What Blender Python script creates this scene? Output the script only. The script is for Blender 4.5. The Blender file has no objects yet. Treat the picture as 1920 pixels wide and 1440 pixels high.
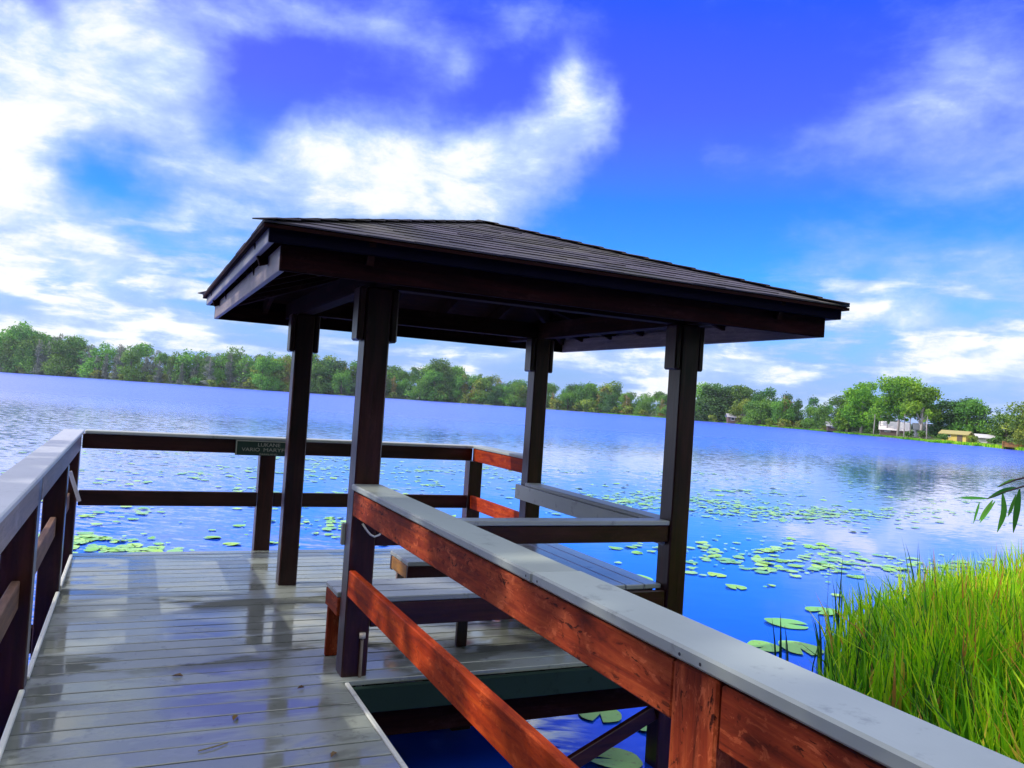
import bpy, bmesh, math, random
import numpy as np
from mathutils import Vector, Matrix
rng = random.Random(7)
nr = np.random.default_rng(11)
sc = bpy.context.scene
COL = sc.collection
R = math.radians

# ------------------------------------------------------------------ camera
EYE = Vector((0.0, 0.0, 1.5266))
YAW, PITCH, ROLL, FPX = R(24.595), R(1.262), R(3.782), 1538.62
fwd = Vector((math.sin(YAW)*math.cos(PITCH), math.cos(YAW)*math.cos(PITCH), math.sin(PITCH)))
rt = Vector((math.cos(YAW), -math.sin(YAW), 0.0)); up = rt.cross(fwd)
cr, sr = math.cos(ROLL), math.sin(ROLL)
cx = cr*rt + sr*up; cy = -sr*rt + cr*up
cam = bpy.data.objects.new("camera", bpy.data.cameras.new("camera"))
COL.objects.link(cam); sc.camera = cam
m3 = Matrix((cx, cy, -fwd)).transposed()
cam.matrix_world = Matrix.Translation(EYE) @ m3.to_4x4()
cam.data.sensor_width = 36.0; cam.data.sensor_fit = 'HORIZONTAL'
cam.data.lens = FPX/1920*36.0; cam.data.clip_start = 0.05; cam.data.clip_end = 12000

sc.view_settings.view_transform = 'Standard'; sc.view_settings.look = 'None'
sc.view_settings.exposure = 0.0; sc.view_settings.gamma = 1.0

# ------------------------------------------------------------------ sun
SUN_DIR = Vector((-1.3, 0.305, 1.0)).normalized()
SUN_EL = math.asin(SUN_DIR.z); SUN_AZ = math.atan2(SUN_DIR.x, SUN_DIR.y)
sl = bpy.data.lights.new("sun", 'SUN'); sl.energy = 4.0; sl.angle = R(0.6); sl.color = (1.0, 0.93, 0.80)
so = bpy.data.objects.new("sun", sl); COL.objects.link(so)
so.rotation_mode = 'QUATERNION'; so.rotation_quaternion = SUN_DIR.to_track_quat('Z', 'Y'); so.location = (-40, 10, 40)

# ------------------------------------------------------------------ sky with clouds
world = bpy.data.worlds.new("World"); sc.world = world; world.use_nodes = True
nt = world.node_tree; nt.nodes.clear()

class G:
    """little node-graph helper"""
    def __init__(s, t): s.t = t
    def n(s, typ, **k):
        o = s.t.nodes.new(typ)
        for a, b in k.items(): setattr(o, a, b)
        return o
    def put(s, sock, v):
        if isinstance(v, bpy.types.NodeSocket): s.t.links.new(v, sock)
        elif v is not None:
            if sock.type == 'RGBA' and len(v) == 3: v = (*v, 1)
            sock.default_value = v
    def m(s, op, a, b=None, c=None, clamp=False):
        o = s.n('ShaderNodeMath', operation=op, use_clamp=clamp)
        for i, v in enumerate((a, b, c)):
            if v is not None: s.put(o.inputs[i], v)
        return o.outputs[0]
    def v(s, op, a, b=None):
        o = s.n('ShaderNodeVectorMath', operation=op)
        s.put(o.inputs[0], a)
        if b is not None: s.put(o.inputs['Scale' if op == 'SCALE' else 1], b)
        return o.outputs[0]
    def smooth(s, x, a, b, lo=0.0, hi=1.0):
        o = s.n('ShaderNodeMapRange', interpolation_type='SMOOTHSTEP')
        for i, v in enumerate((x, a, b, lo, hi)): s.put(o.inputs[i], v)
        return o.outputs[0]
    def mix(s, f, a, b, blend='MIX'):
        o = s.n('ShaderNodeMix', data_type='RGBA', blend_type=blend)
        s.put(o.inputs[0], f); s.put(o.inputs[6], a); s.put(o.inputs[7], b)
        return o.outputs[2]
    def noise(s, vec, scale, detail=4, rough=.5, dist=0.0):
        o = s.n('ShaderNodeTexNoise')
        s.put(o.inputs['Vector'], vec); o.inputs['Scale'].default_value = scale
        o.inputs['Detail'].default_value = detail; o.inputs['Roughness'].default_value = rough
        o.inputs['Distortion'].default_value = dist
        return o
    def ramp(s, f, stops):
        o = s.n('ShaderNodeValToRGB'); e = o.color_ramp.elements
        while len(e) < len(stops): e.new(0.5)
        for i, (p, c) in enumerate(stops): e[i].position = p; e[i].color = (*c, 1)
        s.put(o.inputs[0], f); return o.outputs[0]

g = G(nt)
sky = g.n('ShaderNodeTexSky', sky_type='NISHITA', sun_disc=False, sun_elevation=SUN_EL, sun_rotation=SUN_AZ)
sky.altitude = 10; sky.air_density = 1.0; sky.dust_density = 0.6; sky.ozone_density = 3.0
tc = g.n('ShaderNodeTexCoord'); D = tc.outputs['Generated']
sp = g.n('ShaderNodeSeparateXYZ'); g.put(sp.inputs[0], D)
# deep saturated blue that leans to violet high up
hs = g.n('ShaderNodeHueSaturation'); hs.inputs['Saturation'].default_value = 1.45; hs.inputs['Hue'].default_value = 0.508
hs.inputs['Value'].default_value = 1.0
g.put(hs.inputs['Color'], sky.outputs[0])
az0 = g.m('MULTIPLY', g.m('ARCTAN2', sp.outputs[0], sp.outputs[1]), 57.2958)
el0 = g.m('MULTIPLY', g.m('ARCSINE', sp.outputs[2]), 57.2958)
tint = g.ramp(g.m('DIVIDE', el0, 40.0, clamp=True), [(0.0, (1.0, 1.3, 2.2)), (0.2, (0.5, 1.55, 2.5)), (0.35, (0.9, 1.45, 2.7)), (0.50, (4.5, 1.15, 3.0)), (0.62, (7.0, 1.15, 3.2)), (1.0, (4.0, 1.2, 2.6))])
blue = g.mix(1.0, hs.outputs[0], tint, 'MULTIPLY')
blue = g.mix(g.smooth(el0, 10.0, 0.5, 0.0, .9), blue, (3.0, 4.9, 9.6))
w = g.noise(D, 7.0, 5, .55)
ws = g.n('ShaderNodeSeparateColor'); g.put(ws.inputs[0], w.outputs['Color'])
az = g.m('ADD', az0, g.m('MULTIPLY', g.m('SUBTRACT', ws.outputs[0], .5), 9.0))
el = g.m('ADD', el0, g.m('MULTIPLY', g.m('SUBTRACT', ws.outputs[1], .5), 7.0))
# (azimuth, elevation, half widths, weight): clouds that stand over the lake, and the clear gaps between them
BLOBS = [(-2.0, 17.5, 5.0, 4.0, .85), (-0.5, 22.5, 5.0, 3.0, .45), (-8.0, 12.0, 3.5, 3.0, .75), (-4.0, 7.2, 7.0, 2.0, .80),
         (-8.5, 18.0, 4, 6, .55), (3.5, 12.5, 5.0, 2.2, .50), (-14, 10, 5, 7, .6), (-3, 3.5, 9, 1.4, .55),
         (1.5, 4.1, 3.6, 1.0, .55), (11.0, 15.6, 4.2, 2.6, .75), (16.0, 14.8, 4.5, 3.0, .55), (21.5, 14.2, 5.0, 3.0, .52),
         (12.0, 11.5, 8.0, 2.2, .42), (27.6, 18.8, 3.0, 2.6, .80), (26.6, 21.6, 1.8, 1.6, .45), (30.0, 20.2, 2.0, 1.6, .40), (25.0, 15.6, 4.0, 2.4, .45),
         (8.0, 23.8, 5.0, 1.4, .50), (15.0, 24.2, 2.2, 1.4, .42), (18.8, 22.8, 1.6, 1.4, .40), (23.2, 25.0, 2.2, 1.4, .45),
         (53.0, 20.3, 6.0, 2.2, .36), (48.5, 18.0, 6.5, 2.4, .30), (38.0, 17.0, 2.2, 1.6, .30), (53.0, 9.4, 7.0, 2.0, .38), (45.0, 12.0, 5.0, 1.2, .22), (55.0, 15.0, 6.0, 1.6, .30), (54.0, 17.0, 9.0, 6.0, .14), (20.0, 17.2, 4.0, 2.4, .32), (42.0, 9.0, 6.0, 2.0, .18),
         (48.0, 6.9, 2.8, 1.3, .80), (52.5, 3.8, 4.0, 1.0, .50), (56.5, 5.2, 4.0, 2.0, .48), (62, 6, 6, 4, .6),
         (29.5, 3.4, 6.0, .8, .58), (40.0, 3.7, 4.0, .8, .55), (35.0, 2.6, 5.0, .7, .42), (18.0, 2.6, 6.0, 1.0, .50), (44, 2.0, 9, .8, .35),
         (-2.5, 12.0, 3.2, 1.5, -.55), (6.5, 18.6, 3.0, 2.6, -.40), (21.0, 20.4, 3.0, 2.2, -.45), (37.0, 12.5, 8.0, 4.0, -.45),
         (41.0, 22.5, 8.0, 4.0, -.30), (-7.8, 20.6, 1.6, 1.2, -.5), (8.5, 20.5, 3.0, 1.5, -.25), (33, 22, 2.5, 6, -.3)]
acc = None
for a, e, ra, re, wt in BLOBS:
    dx = g.m('MULTIPLY', g.m('SUBTRACT', az, a), 1.0/ra); dy = g.m('MULTIPLY', g.m('SUBTRACT', el, e), 1.0/re)
    q = g.m('MULTIPLY', g.m('ADD', g.m('MULTIPLY', dx, dx), g.m('MULTIPLY', dy, dy)), -0.8)
    t = g.m('MULTIPLY', g.m('EXPONENT', q), wt)
    acc = t if acc is None else g.m('ADD', acc, t)
stv = g.v('MULTIPLY', D, (1.0, 1.0, 2.2))
f1 = g.noise(stv, 6.0, 10, .62, .25); f2 = g.noise(stv, 17.0, 7, .62)
tex = g.m('ADD', g.m('MULTIPLY', g.m('SUBTRACT', f1.outputs[0], .5), 1.0), g.m('MULTIPLY', g.m('SUBTRACT', f2.outputs[0], .5), .46))
over = g.m('MAXIMUM', g.smooth(g.m('ABSOLUTE', g.m('SUBTRACT', az0, 23.0)), 38.0, 62.0), g.smooth(el0, 27.0, 40.0))
elsewhere = g.m('MULTIPLY', over, .55)
low = g.noise(g.v('MULTIPLY', D, (1.0, 1.0, 4.5)), 9.0, 6, .55, .2).outputs[0]
low = g.m('MULTIPLY', g.m('MULTIPLY', g.smooth(low, .42, .66), g.smooth(el0, 13.0, 5.0)), .75)
den = g.m('ADD', g.m('ADD', g.m('ADD', acc, tex), elsewhere), low)
cover = g.smooth(den, -0.10, 0.95)
f3 = g.noise(g.v('ADD', stv, (-.035, .008, .045)), 6.0, 10, .62, .25).outputs[0]
relief = g.m('MULTIPLY', g.m('SUBTRACT', f1.outputs[0], f3), g.smooth(den, .25, .95, 0.0, 2.1))
core = g.smooth(g.m('ADD', den, relief), 0.22, 1.50)
cloud = g.ramp(core, [(0.0, (.40, .56, .98)), (.40, (.62, .77, 1.0)), (.75, (.92, .96, 1.0)), (1.0, (1.0, 1.0, 1.0))])
cloud = g.v('MULTIPLY', cloud, (10.6, 10.6, 10.6))
cloud = g.mix(over, cloud, (21.0, 21.5, 22.0))  # unseen clouds behind and overhead brightened to lift the ambient light
full = g.mix(cover, blue, cloud)
bg = g.n('ShaderNodeBackground'); g.put(bg.inputs[0], full); bg.inputs[1].default_value = 0.1
wo = g.n('ShaderNodeOutputWorld'); nt.links.new(bg.outputs[0], wo.inputs[0])

# ------------------------------------------------------------------ mesh helpers
class MB:
    def __init__(s): s.v = []; s.f = []; s.a = []; s.mi = []
    def add(s, vs, fs, r=None, mi=0):
        b = len(s.v); s.v += [tuple(p) for p in vs]; s.f += [tuple(i+b for i in f) for f in fs]
        r = rng.random() if r is None else r
        s.a += [r]*len(vs); s.mi += [mi]*len(fs); return s
    def box(s, lo, hi, bev=.003, M=None, r=None, mi=0):
        lo = Vector(lo); hi = Vector(hi); c = (lo+hi)/2; h = (hi-lo)/2; b = min(bev, min(h)*.45)
        vs = []; idx = {}
        for a in range(3):
            o1, o2 = (a+1) % 3, (a+2) % 3
            for sg in (-1, 1):
                for i in (-1, 1):
                    for j in (-1, 1):
                        p = [0, 0, 0]; p[a] = sg*h[a]; p[o1] = i*(h[o1]-b); p[o2] = j*(h[o2]-b)
                        key = [0, 0, 0]; key[a] = sg; key[o1] = i; key[o2] = j
                        idx[(a, tuple(key))] = len(vs)
                        q = Vector(p)+c; vs.append(M @ q if M is not None else q)
        fs = []
        for a in range(3):
            o1, o2 = (a+1) % 3, (a+2) % 3
            for sg in (-1, 1):
                k = []
                for i, j in ((-1, -1), (1, -1), (1, 1), (-1, 1)):
                    key = [0, 0, 0]; key[a] = sg; key[o1] = i; key[o2] = j; k.append(idx[(a, tuple(key))])
                fs.append(k if sg > 0 else k[::-1])
            for i in (-1, 1):
                for j in (-1, 1):
                    k0 = [0, 0, 0]; k1 = [0, 0, 0]; k0[o1] = k1[o1] = i; k0[o2] = k1[o2] = j; k0[a] = -1; k1[a] = 1
                    k = [idx[(o1, tuple(k0))], idx[(o1, tuple(k1))], idx[(o2, tuple(k1))], idx[(o2, tuple(k0))]]
                    fs.append(k if i*j < 0 else k[::-1])
        for i in (-1, 1):
            for j in (-1, 1):
                for l in (-1, 1):
                    k = [idx[(a, (i, j, l))] for a in range(3)]
                    fs.append(k if i*j*l > 0 else k[::-1])
        return s.add(vs, fs, r, mi)
    def beam(s, p, q, wd, ht, bev=.003, r=None):
        """bar of width wd (horizontal) and height ht from p to q"""
        p, q = Vector(p), Vector(q); d = q-p; L = d.length; x = d.normalized()
        y = Vector((0, 0, 1)).cross(x)
        if y.length < 1e-5: y = Vector((0, 1, 0))
        y.normalize(); z = x.cross(y)
        M = Matrix.Translation((p+q)/2) @ Matrix((x, y, z)).transposed().to_4x4()
        return s.box((-L/2, -wd/2, -ht/2), (L/2, wd/2, ht/2), bev, M, r)
    def tube(s, pts, rad, n=8, r=None):
        pts = [Vector(p) for p in pts]; rad = rad if isinstance(rad, (list, tuple)) else [rad]*len(pts)
        vs = []; fs = []; prev = None
        for i, p in enumerate(pts):
            t = (pts[min(i+1, len(pts)-1)]-pts[max(i-1, 0)]).normalized()
            x = t.orthogonal() if prev is None else (prev - t*prev.dot(t))
            x.normalize(); prev = x; y = t.cross(x)
            for k in range(n):
                a = 2*math.pi*k/n; vs.append(p+(x*math.cos(a)+y*math.sin(a))*rad[i])
        for i in range(len(pts)-1):
            for k in range(n):
                fs.append((i*n+k, i*n+(k+1) % n, (i+1)*n+(k+1) % n, (i+1)*n+k))
        fs.append(tuple(range(n))[::-1]); fs.append(tuple(range((len(pts)-1)*n, len(pts)*n)))
        return s.add(vs, fs, r)
    def mesh(s, name, mats, off=(0, 0, 0), smooth=False):
        me = bpy.data.meshes.new(name); o = Vector(off)
        me.from_pydata([tuple(Vector(p)-o) for p in s.v], [], s.f)
        at = me.attributes.new("rnd", 'FLOAT', 'POINT'); at.data.foreach_set('value', s.a)
        for m in (mats if isinstance(mats, (list, tuple)) else [mats]): me.materials.append(m)
        me.polygons.foreach_set('material_index', s.mi)
        if smooth: me.polygons.foreach_set('use_smooth', [True]*len(s.f))
        me.update(); return me
    def build(s, name, mats, parent=None, smooth=False):
        off = parent.matrix_world.translation if parent is not None else (0, 0, 0)
        pp = parent
        off = Vector((0, 0, 0))
        while pp is not None: off = off + pp.location; pp = pp.parent
        o = bpy.data.objects.new(name, s.mesh(name, mats, off, smooth)); COL.objects.link(o)
        if parent is not None: o.parent = parent
        return o

def tag(o, label=None, cat=None, group=None, kind=None):
    if label: o['label'] = label
    if cat: o['category'] = cat
    if group: o['group'] = group
    if kind: o['kind'] = kind
    return o
def thing(name, label, cat, loc=(0, 0, 0), group=None):
    o = bpy.data.objects.new(name, None); COL.objects.link(o); o.location = loc
    o.empty_display_size = .1
    return tag(o, label, cat, group)
def part(name, mat, parent, *boxes, bev=.004, label=None):
    b = MB()
    for lo, hi in boxes: b.box(lo, hi, bev)
    o = b.build(name, mat, parent)
    if label: o['label'] = label
    return o
def np_mesh(name, V, F, mats, rnd=None, normals=None):
    me = bpy.data.meshes.new(name); V = np.asarray(V, np.float32); F = np.asarray(F, np.int32); k = F.shape[1]
    me.vertices.add(len(V)); me.vertices.foreach_set('co', V.ravel())
    me.loops.add(F.size); me.loops.foreach_set('vertex_index', F.ravel())
    me.polygons.add(len(F)); me.polygons.foreach_set('loop_start', np.arange(0, F.size, k, dtype=np.int32))
    if rnd is not None:
        at = me.attributes.new("rnd", 'FLOAT', 'POINT'); at.data.foreach_set('value', np.asarray(rnd, np.float32))
    for m in (mats if isinstance(mats, (list, tuple)) else [mats]): me.materials.append(m)
    me.update(calc_edges=True); me.validate(); return me

# ------------------------------------------------------------------ materials
def new_mat(name):
    m = bpy.data.materials.new(name); m.use_nodes = True; t = m.node_tree
    return m, G(t), t.nodes['Principled BSDF'], t.nodes['Material Output']
def rnd_attr(g):
    return g.n('ShaderNodeAttribute', attribute_name='rnd').outputs['Fac']
def coords(g, scale, off=True):
    c = g.n('ShaderNodeTexCoord').outputs['Object']
    if off:
        r = rnd_attr(g); cb = g.n('ShaderNodeCombineXYZ')
        g.put(cb.inputs[0], g.m('MULTIPLY', r, 17.0)); g.put(cb.inputs[1], g.m('MULTIPLY', r, 29.0)); g.put(cb.inputs[2], g.m('MULTIPLY', r, 11.0))
        c = g.v('ADD', c, cb.outputs[0])
    return g.v('MULTIPLY', c, scale)
def bump(g, bs, h, strength, dist):
    b = g.n('ShaderNodeBump'); b.inputs['Strength'].default_value = strength; b.inputs['Distance'].default_value = dist
    g.put(b.inputs['Height'], h); g.t.links.new(b.outputs[0], bs.inputs['Normal'])
def wood(name, axis, dark, mid, light, rough=.45, worn=.35, blot=3.0, spec=.5, flake=.25):
    """stained timber, grain running along the given axis"""
    m, g, bs, out = new_mat(name)
    s = [26.0, 26.0, 26.0]; s[axis] = 1.7
    s2 = [7.0, 7.0, 7.0]; s2[axis] = 2.6
    grain = g.noise(coords(g, s), 1.0, 7, .62, .9).outputs[0]
    fine = g.noise(coords(g, [x*3 for x in s]), 1.0, 3, .6).outputs[0]
    blo = g.noise(coords(g, s2), blot/3.0, 6, .65, .5).outputs[0]
    c = g.ramp(grain, [(.25, dark), (.5, mid), (.78, light)])
    c = g.mix(g.m('MULTIPLY', g.smooth(blo, .50, .72), worn), c, tuple(x*1.5+.02 for x in light))
    c = g.mix(g.m('MULTIPLY', g.smooth(blo, .44, .28), .75), c, dark)
    c = g.mix(g.m('MULTIPLY', g.smooth(fine, .58, .75), .35), c, dark)
    s3 = [34.0, 34.0, 34.0]; s3[axis] = 15.0
    fl = g.noise(coords(g, s3), 1.0, 5, .7, 1.2).outputs[0]
    zone_ = g.smooth(blo, .40, .60)
    c = g.mix(g.m('MULTIPLY', g.m('MULTIPLY', g.smooth(fl, .56, .62), zone_), flake), c, tuple(x*.35 for x in dark))
    c = g.mix(g.m('MULTIPLY', g.m('MULTIPLY', g.smooth(fl, .44, .38), zone_), flake*.7), c, tuple(min(1, x*1.35+.02) for x in light))
    hv = g.n('ShaderNodeHueSaturation'); g.put(hv.inputs['Color'], c)
    g.put(hv.inputs['Value'], g.m('ADD', .82, g.m('MULTIPLY', rnd_attr(g), .36)))
    g.put(bs.inputs['Base Color'], hv.outputs[0])
    g.put(bs.inputs['Roughness'], g.m('ADD', rough-.1, g.m('MULTIPLY', grain, .25)))
    bs.inputs['Specular IOR Level'].default_value = spec
    bump(g, bs, g.m('ADD', g.m('MULTIPLY', grain, .7), g.m('MULTIPLY', fine, .3)), .55, .004)
    return m
def woods(name, *a, **k): return [wood(name+'_'+'xyz'[i], i, *a, **k) for i in range(3)]
POST = woods('shaded_stain', (.006, .0015, .0015), (.023, .0038, .0036), (.052, .011, .008), rough=.30, worn=.2, spec=.38)  # rail stain darkened, with the shade on posts and benches in the colour
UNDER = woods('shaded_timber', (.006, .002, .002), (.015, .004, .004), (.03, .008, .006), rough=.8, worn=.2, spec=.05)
BEAMW = woods('reddish_shaded_stain', (.004, .0015, .002), (.012, .003, .004), (.028, .005, .005), rough=.8, worn=.2, spec=.04)  # darkened like the posts, with the shade at the eaves in the colour
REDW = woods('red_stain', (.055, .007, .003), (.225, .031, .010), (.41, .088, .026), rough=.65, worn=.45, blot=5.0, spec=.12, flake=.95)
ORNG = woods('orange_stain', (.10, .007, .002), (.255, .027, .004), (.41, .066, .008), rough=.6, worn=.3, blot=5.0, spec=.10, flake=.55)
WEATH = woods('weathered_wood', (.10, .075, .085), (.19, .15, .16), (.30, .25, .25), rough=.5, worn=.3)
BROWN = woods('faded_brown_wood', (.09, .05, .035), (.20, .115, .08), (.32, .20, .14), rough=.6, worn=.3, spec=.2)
GOLD = woods('golden_stain', (.11, .04, .01), (.27, .12, .02), (.38, .19, .04), rough=.45, worn=.3)

def composite(name, axis, base, rough=.42, var=.12, wet=False):
    m, g, bs, out = new_mat(name)
    s = [60.0, 60.0, 60.0]; s[axis] = 2.0
    grain = g.noise(coords(g, s), 1.0, 4, .6).outputs[0]
    bl = g.noise(coords(g, (2.2, 2.2, 2.2), False), 1.0, 6, .6).outputs[0]
    c = g.mix(bl, tuple(x*.78 for x in base), tuple(min(1, x*1.2) for x in base))
    st = g.noise(coords(g, (9, 9, 9), False), 1.0, 5, .7).outputs[0]
    c = g.mix(g.m('MULTIPLY', g.smooth(st, .57, .70), .55), c, tuple(x*.40 for x in base))
    hv = g.n('ShaderNodeHueSaturation'); g.put(hv.inputs['Color'], c)
    g.put(hv.inputs['Value'], g.m('ADD', 1-var, g.m('MULTIPLY', rnd_attr(g), 2*var)))
    g.put(bs.inputs['Base Color'], hv.outputs[0])
    if wet:
        sc2 = [1.1, 1.1, 1.1]; sc2[1] = 2.8
        pd = g.noise(coords(g, sc2, False), 1.0, 5, .62, .4).outputs[0]
        wetm = g.smooth(pd, .44, .54)
        g.put(bs.inputs['Roughness'], g.m('ADD', .26, g.m('MULTIPLY', wetm, -.21)))
        g.put(bs.inputs['Specular IOR Level'], g.m('ADD', .55, g.m('MULTIPLY', wetm, .45)))
        dk = g.mix(g.m('MULTIPLY', wetm, .45), hv.outputs[0], tuple(x*.35 for x in base))
        g.put(bs.inputs['Base Color'], dk)
        bump(g, bs, g.m('MULTIPLY', grain, g.m('SUBTRACT', 1.0, g.m('MULTIPLY', wetm, .7))), .25, .002)
    else:
        bs.inputs['Roughness'].default_value = rough
        bump(g, bs, grain, .2, .002)
    return m
DECK = composite('wet_deck_board', 0, (.25, .28, .25), wet=True, var=.10)
CAPX = composite('grey_composite_across', 0, (.34, .37, .36))
CAPY = composite('grey_composite_along', 1, (.285, .325, .305))
CAPL = composite('pale_composite', 1, (.40, .42, .47))
TRIM = composite('pale_trim', 1, (.55, .57, .52))
TRIMX = composite('dark_green_board', 0, (.014, .030, .024), rough=.8)
TRIMX.node_tree.nodes['Principled BSDF'].inputs['Specular IOR Level'].default_value = .08
SEATX = composite('seat_plank_across', 0, (.26, .29, .30), rough=.2)
SEATY = composite('seat_plank_along', 1, (.26, .29, .30), rough=.2)

def plain(name, col, rough=.5, var=.25, scale=20, metal=0.0):
    m, g, bs, out = new_mat(name)
    n = g.noise(coords(g, (scale,)*3, False), 1.0, 4, .6).outputs[0]
    g.put(bs.inputs['Base Color'], g.mix(n, tuple(x*(1-var) for x in col), tuple(min(1, x*(1+var)) for x in col)))
    bs.inputs['Roughness'].default_value = rough; bs.inputs['Metallic'].default_value = metal
    return m
def leafmat(name, stops, transl=.35, rough=.5, objvar=.25, sat=1.0):
    m, g, bs, out = new_mat(name)
    c = g.ramp(rnd_attr(g), stops)
    oi = g.n('ShaderNodeObjectInfo')
    hv = g.n('ShaderNodeHueSaturation'); g.put(hv.inputs['Color'], c); hv.inputs['Saturation'].default_value = sat
    g.put(hv.inputs['Value'], g.m('ADD', 1-objvar, g.m('MULTIPLY', oi.outputs['Random'], 2*objvar)))
    g.put(hv.inputs['Hue'], g.m('ADD', .485, g.m('MULTIPLY', oi.outputs['Random'], .03)))
    g.put(bs.inputs['Base Color'], hv.outputs[0]); bs.inputs['Roughness'].default_value = rough
    bs.inputs['Specular IOR Level'].default_value = .3
    tr = g.n('ShaderNodeBsdfTranslucent'); g.put(tr.inputs[0], g.mix(1.0, hv.outputs[0], (1.3, 1.4, .6), 'MULTIPLY'))
    mx = g.n('ShaderNodeMixShader'); mx.inputs[0].default_value = transl
    g.t.links.new(bs.outputs[0], mx.inputs[1]); g.t.links.new(tr.outputs[0], mx.inputs[2]); g.t.links.new(mx.outputs[0], out.inputs[0])
    return m
BARK = plain('bark', (.10, .075, .06), .9, .5, 6)
PALEBARK = plain('pale_bark', (.34, .31, .28), .9, .4, 4)
ROPE = plain('white_rope', (.8, .8, .78), .6, .1, 60)

# water
WZ = -0.75
WATER, g, bs, out = new_mat('lake_water')
c = g.n('ShaderNodeNewGeometry').outputs['Position']
rot = g.n('ShaderNodeVectorRotate', rotation_type='Z_AXIS'); g.put(rot.inputs[0], c); rot.inputs['Angle'].default_value = R(24)
wc = rot.outputs[0]
spw = g.n('ShaderNodeSeparateXYZ'); g.put(spw.inputs[0], wc)      # x' across the view, y' away from the dock
spg = g.n('ShaderNodeSeparateXYZ'); g.put(spg.inputs[0], c)
calm = g.noise(c, .035, 4, .6).outputs[0]
far = g.m('ADD', g.smooth(spw.outputs[1], 38.0, 90.0, 0.0, 1.8), g.smooth(spw.outputs[1], 13.0, 28.0, 0.0, .060))
left = g.smooth(spg.outputs[0], 7.0, -1.0)
amt = g.m('ADD', g.m('MULTIPLY', g.m('MAXIMUM', far, g.m('MULTIPLY', left, .22)), g.m('ADD', .75, g.m('MULTIPLY', calm, .5))), .018)
tilt = None
for scl, k in (((2.6, 8.0, 1.0), 1.0), ((.40, 1.4, 1.0), .09), ((7.0, 17.0, 1.0), .45)):
    nz = g.noise(g.v('MULTIPLY', wc, scl), 1.0, 2, .5, .5)
    q = g.v('SCALE', g.v('SUBTRACT', nz.outputs['Color'], (.5, .5, .5)), k)
    tilt = q if tilt is None else g.v('ADD', tilt, q)
tilt = g.v('MULTIPLY', g.v('SCALE', tilt, amt), (.6, 1.0, 0.0))
rb = g.n('ShaderNodeVectorRotate', rotation_type='Z_AXIS'); g.put(rb.inputs[0], tilt); rb.inputs['Angle'].default_value = R(-24)
g.t.links.new(g.v('NORMALIZE', g.v('ADD', rb.outputs[0], (0, 0, 1))), bs.inputs['Normal'])
bs.inputs['Coat Weight'].default_value = .7; bs.inputs['Coat IOR'].default_value = 1.7; pass
g.t.links.new(bs.inputs['Normal'].links[0].from_socket, bs.inputs['Coat Normal'])
bs.inputs['Base Color'].default_value = (.002, .072, .75, 1)
rgh = g.smooth(spw.outputs[1], 30.0, 100.0, .04, .30); g.put(bs.inputs['Roughness'], rgh); g.put(bs.inputs['Coat Roughness'], rgh)
bs.inputs['IOR'].default_value = 2.0

# ------------------------------------------------------------------ lake, land
SH = [(-180, 8), (-120, 8), (-90, 6), (-68, 9), (-55, 60), (-40, 300), (-20, 560), (-8, 600), (0, 490), (7.5, 425), (17, 440), (25, 415), (35, 335), (44, 243),
      (48, 208), (52, 171), (57, 150), (64, 120), (72, 80), (80, 45), (88, 24), (100, 14), (125, 10), (180, 8)]
def shore(a):
    a = (a+180) % 360-180
    for (a0, r0), (a1, r1) in zip(SH, SH[1:]):
        if a0 <= a <= a1:
            t = (a-a0)/(a1-a0); return r0+(r1-r0)*t
def wob(a): return 1+.012*math.sin(a*1.3)+.010*math.sin(a*3.7+1)+.006*math.sin(a*8.1)
def polar(a, r): a = R(a); return (r*math.sin(a), r*math.cos(a))

v = []; f = []; NA = 720; radii = ['a', 'b', 'c', 'd', 'e', 'f', 'g', 'h']
for i in range(NA):
    a = i*.5-180; rs = shore(a)*wob(a)
    prof = [(0.0 if False else rs*.02, -2.6), (rs*.7, -2.4), (max(rs-2.5, rs*.8), -1.5), (rs, WZ+.02), (rs+2.5, WZ+.28), (rs+14, WZ+.55), (rs+90, WZ+1.3), (rs+700, WZ+5), (2400, WZ+7)]
    for r_, z_ in prof:
        x, y = polar(a, r_); v.append((x, y, z_+(.05*math.sin(a*5.1+r_) if z_ > WZ else 0)))
K = 9
for i in range(NA):
    j = (i+1) % NA
    for k in range(K-1): f.append((i*K+k, i*K+k+1, j*K+k+1, j*K+k))
f.append(tuple(i*K for i in range(NA)))
GRND, g, bs, out = new_mat('shore_ground')
n = g.noise(g.n('ShaderNodeNewGeometry').outputs['Position'], .12, 6, .65).outputs[0]
g.put(bs.inputs['Base Color'], g.ramp(n, [(.3, (.03, .06, .015)), (.5, (.07, .12, .02)), (.72, (.13, .15, .04))])); bs.inputs['Roughness'].default_value = .9
gm = MB(); gm.add(v, f); gnd = gm.build('ground', GRND, smooth=True); tag(gnd, kind='structure')
v = []; f = []; rr = [0, 6, 15, 40, 100, 250, 700]
for i in range(72):
    for r_ in rr[1:]: x, y = polar(i*5, r_); v.append((x, y, WZ))
v.append((0, 0, WZ)); K = len(rr)-1
for i in range(72):
    j = (i+1) % 72; f.append((72*K, i*K, j*K))
    for k in range(K-1): f.append((i*K+k, i*K+k+1, j*K+k+1, j*K+k))
wm = MB(); wm.add(v, [q[::-1] for q in f]); wat = wm.build('lake_water', WATER); tag(wat, kind='structure')

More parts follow.
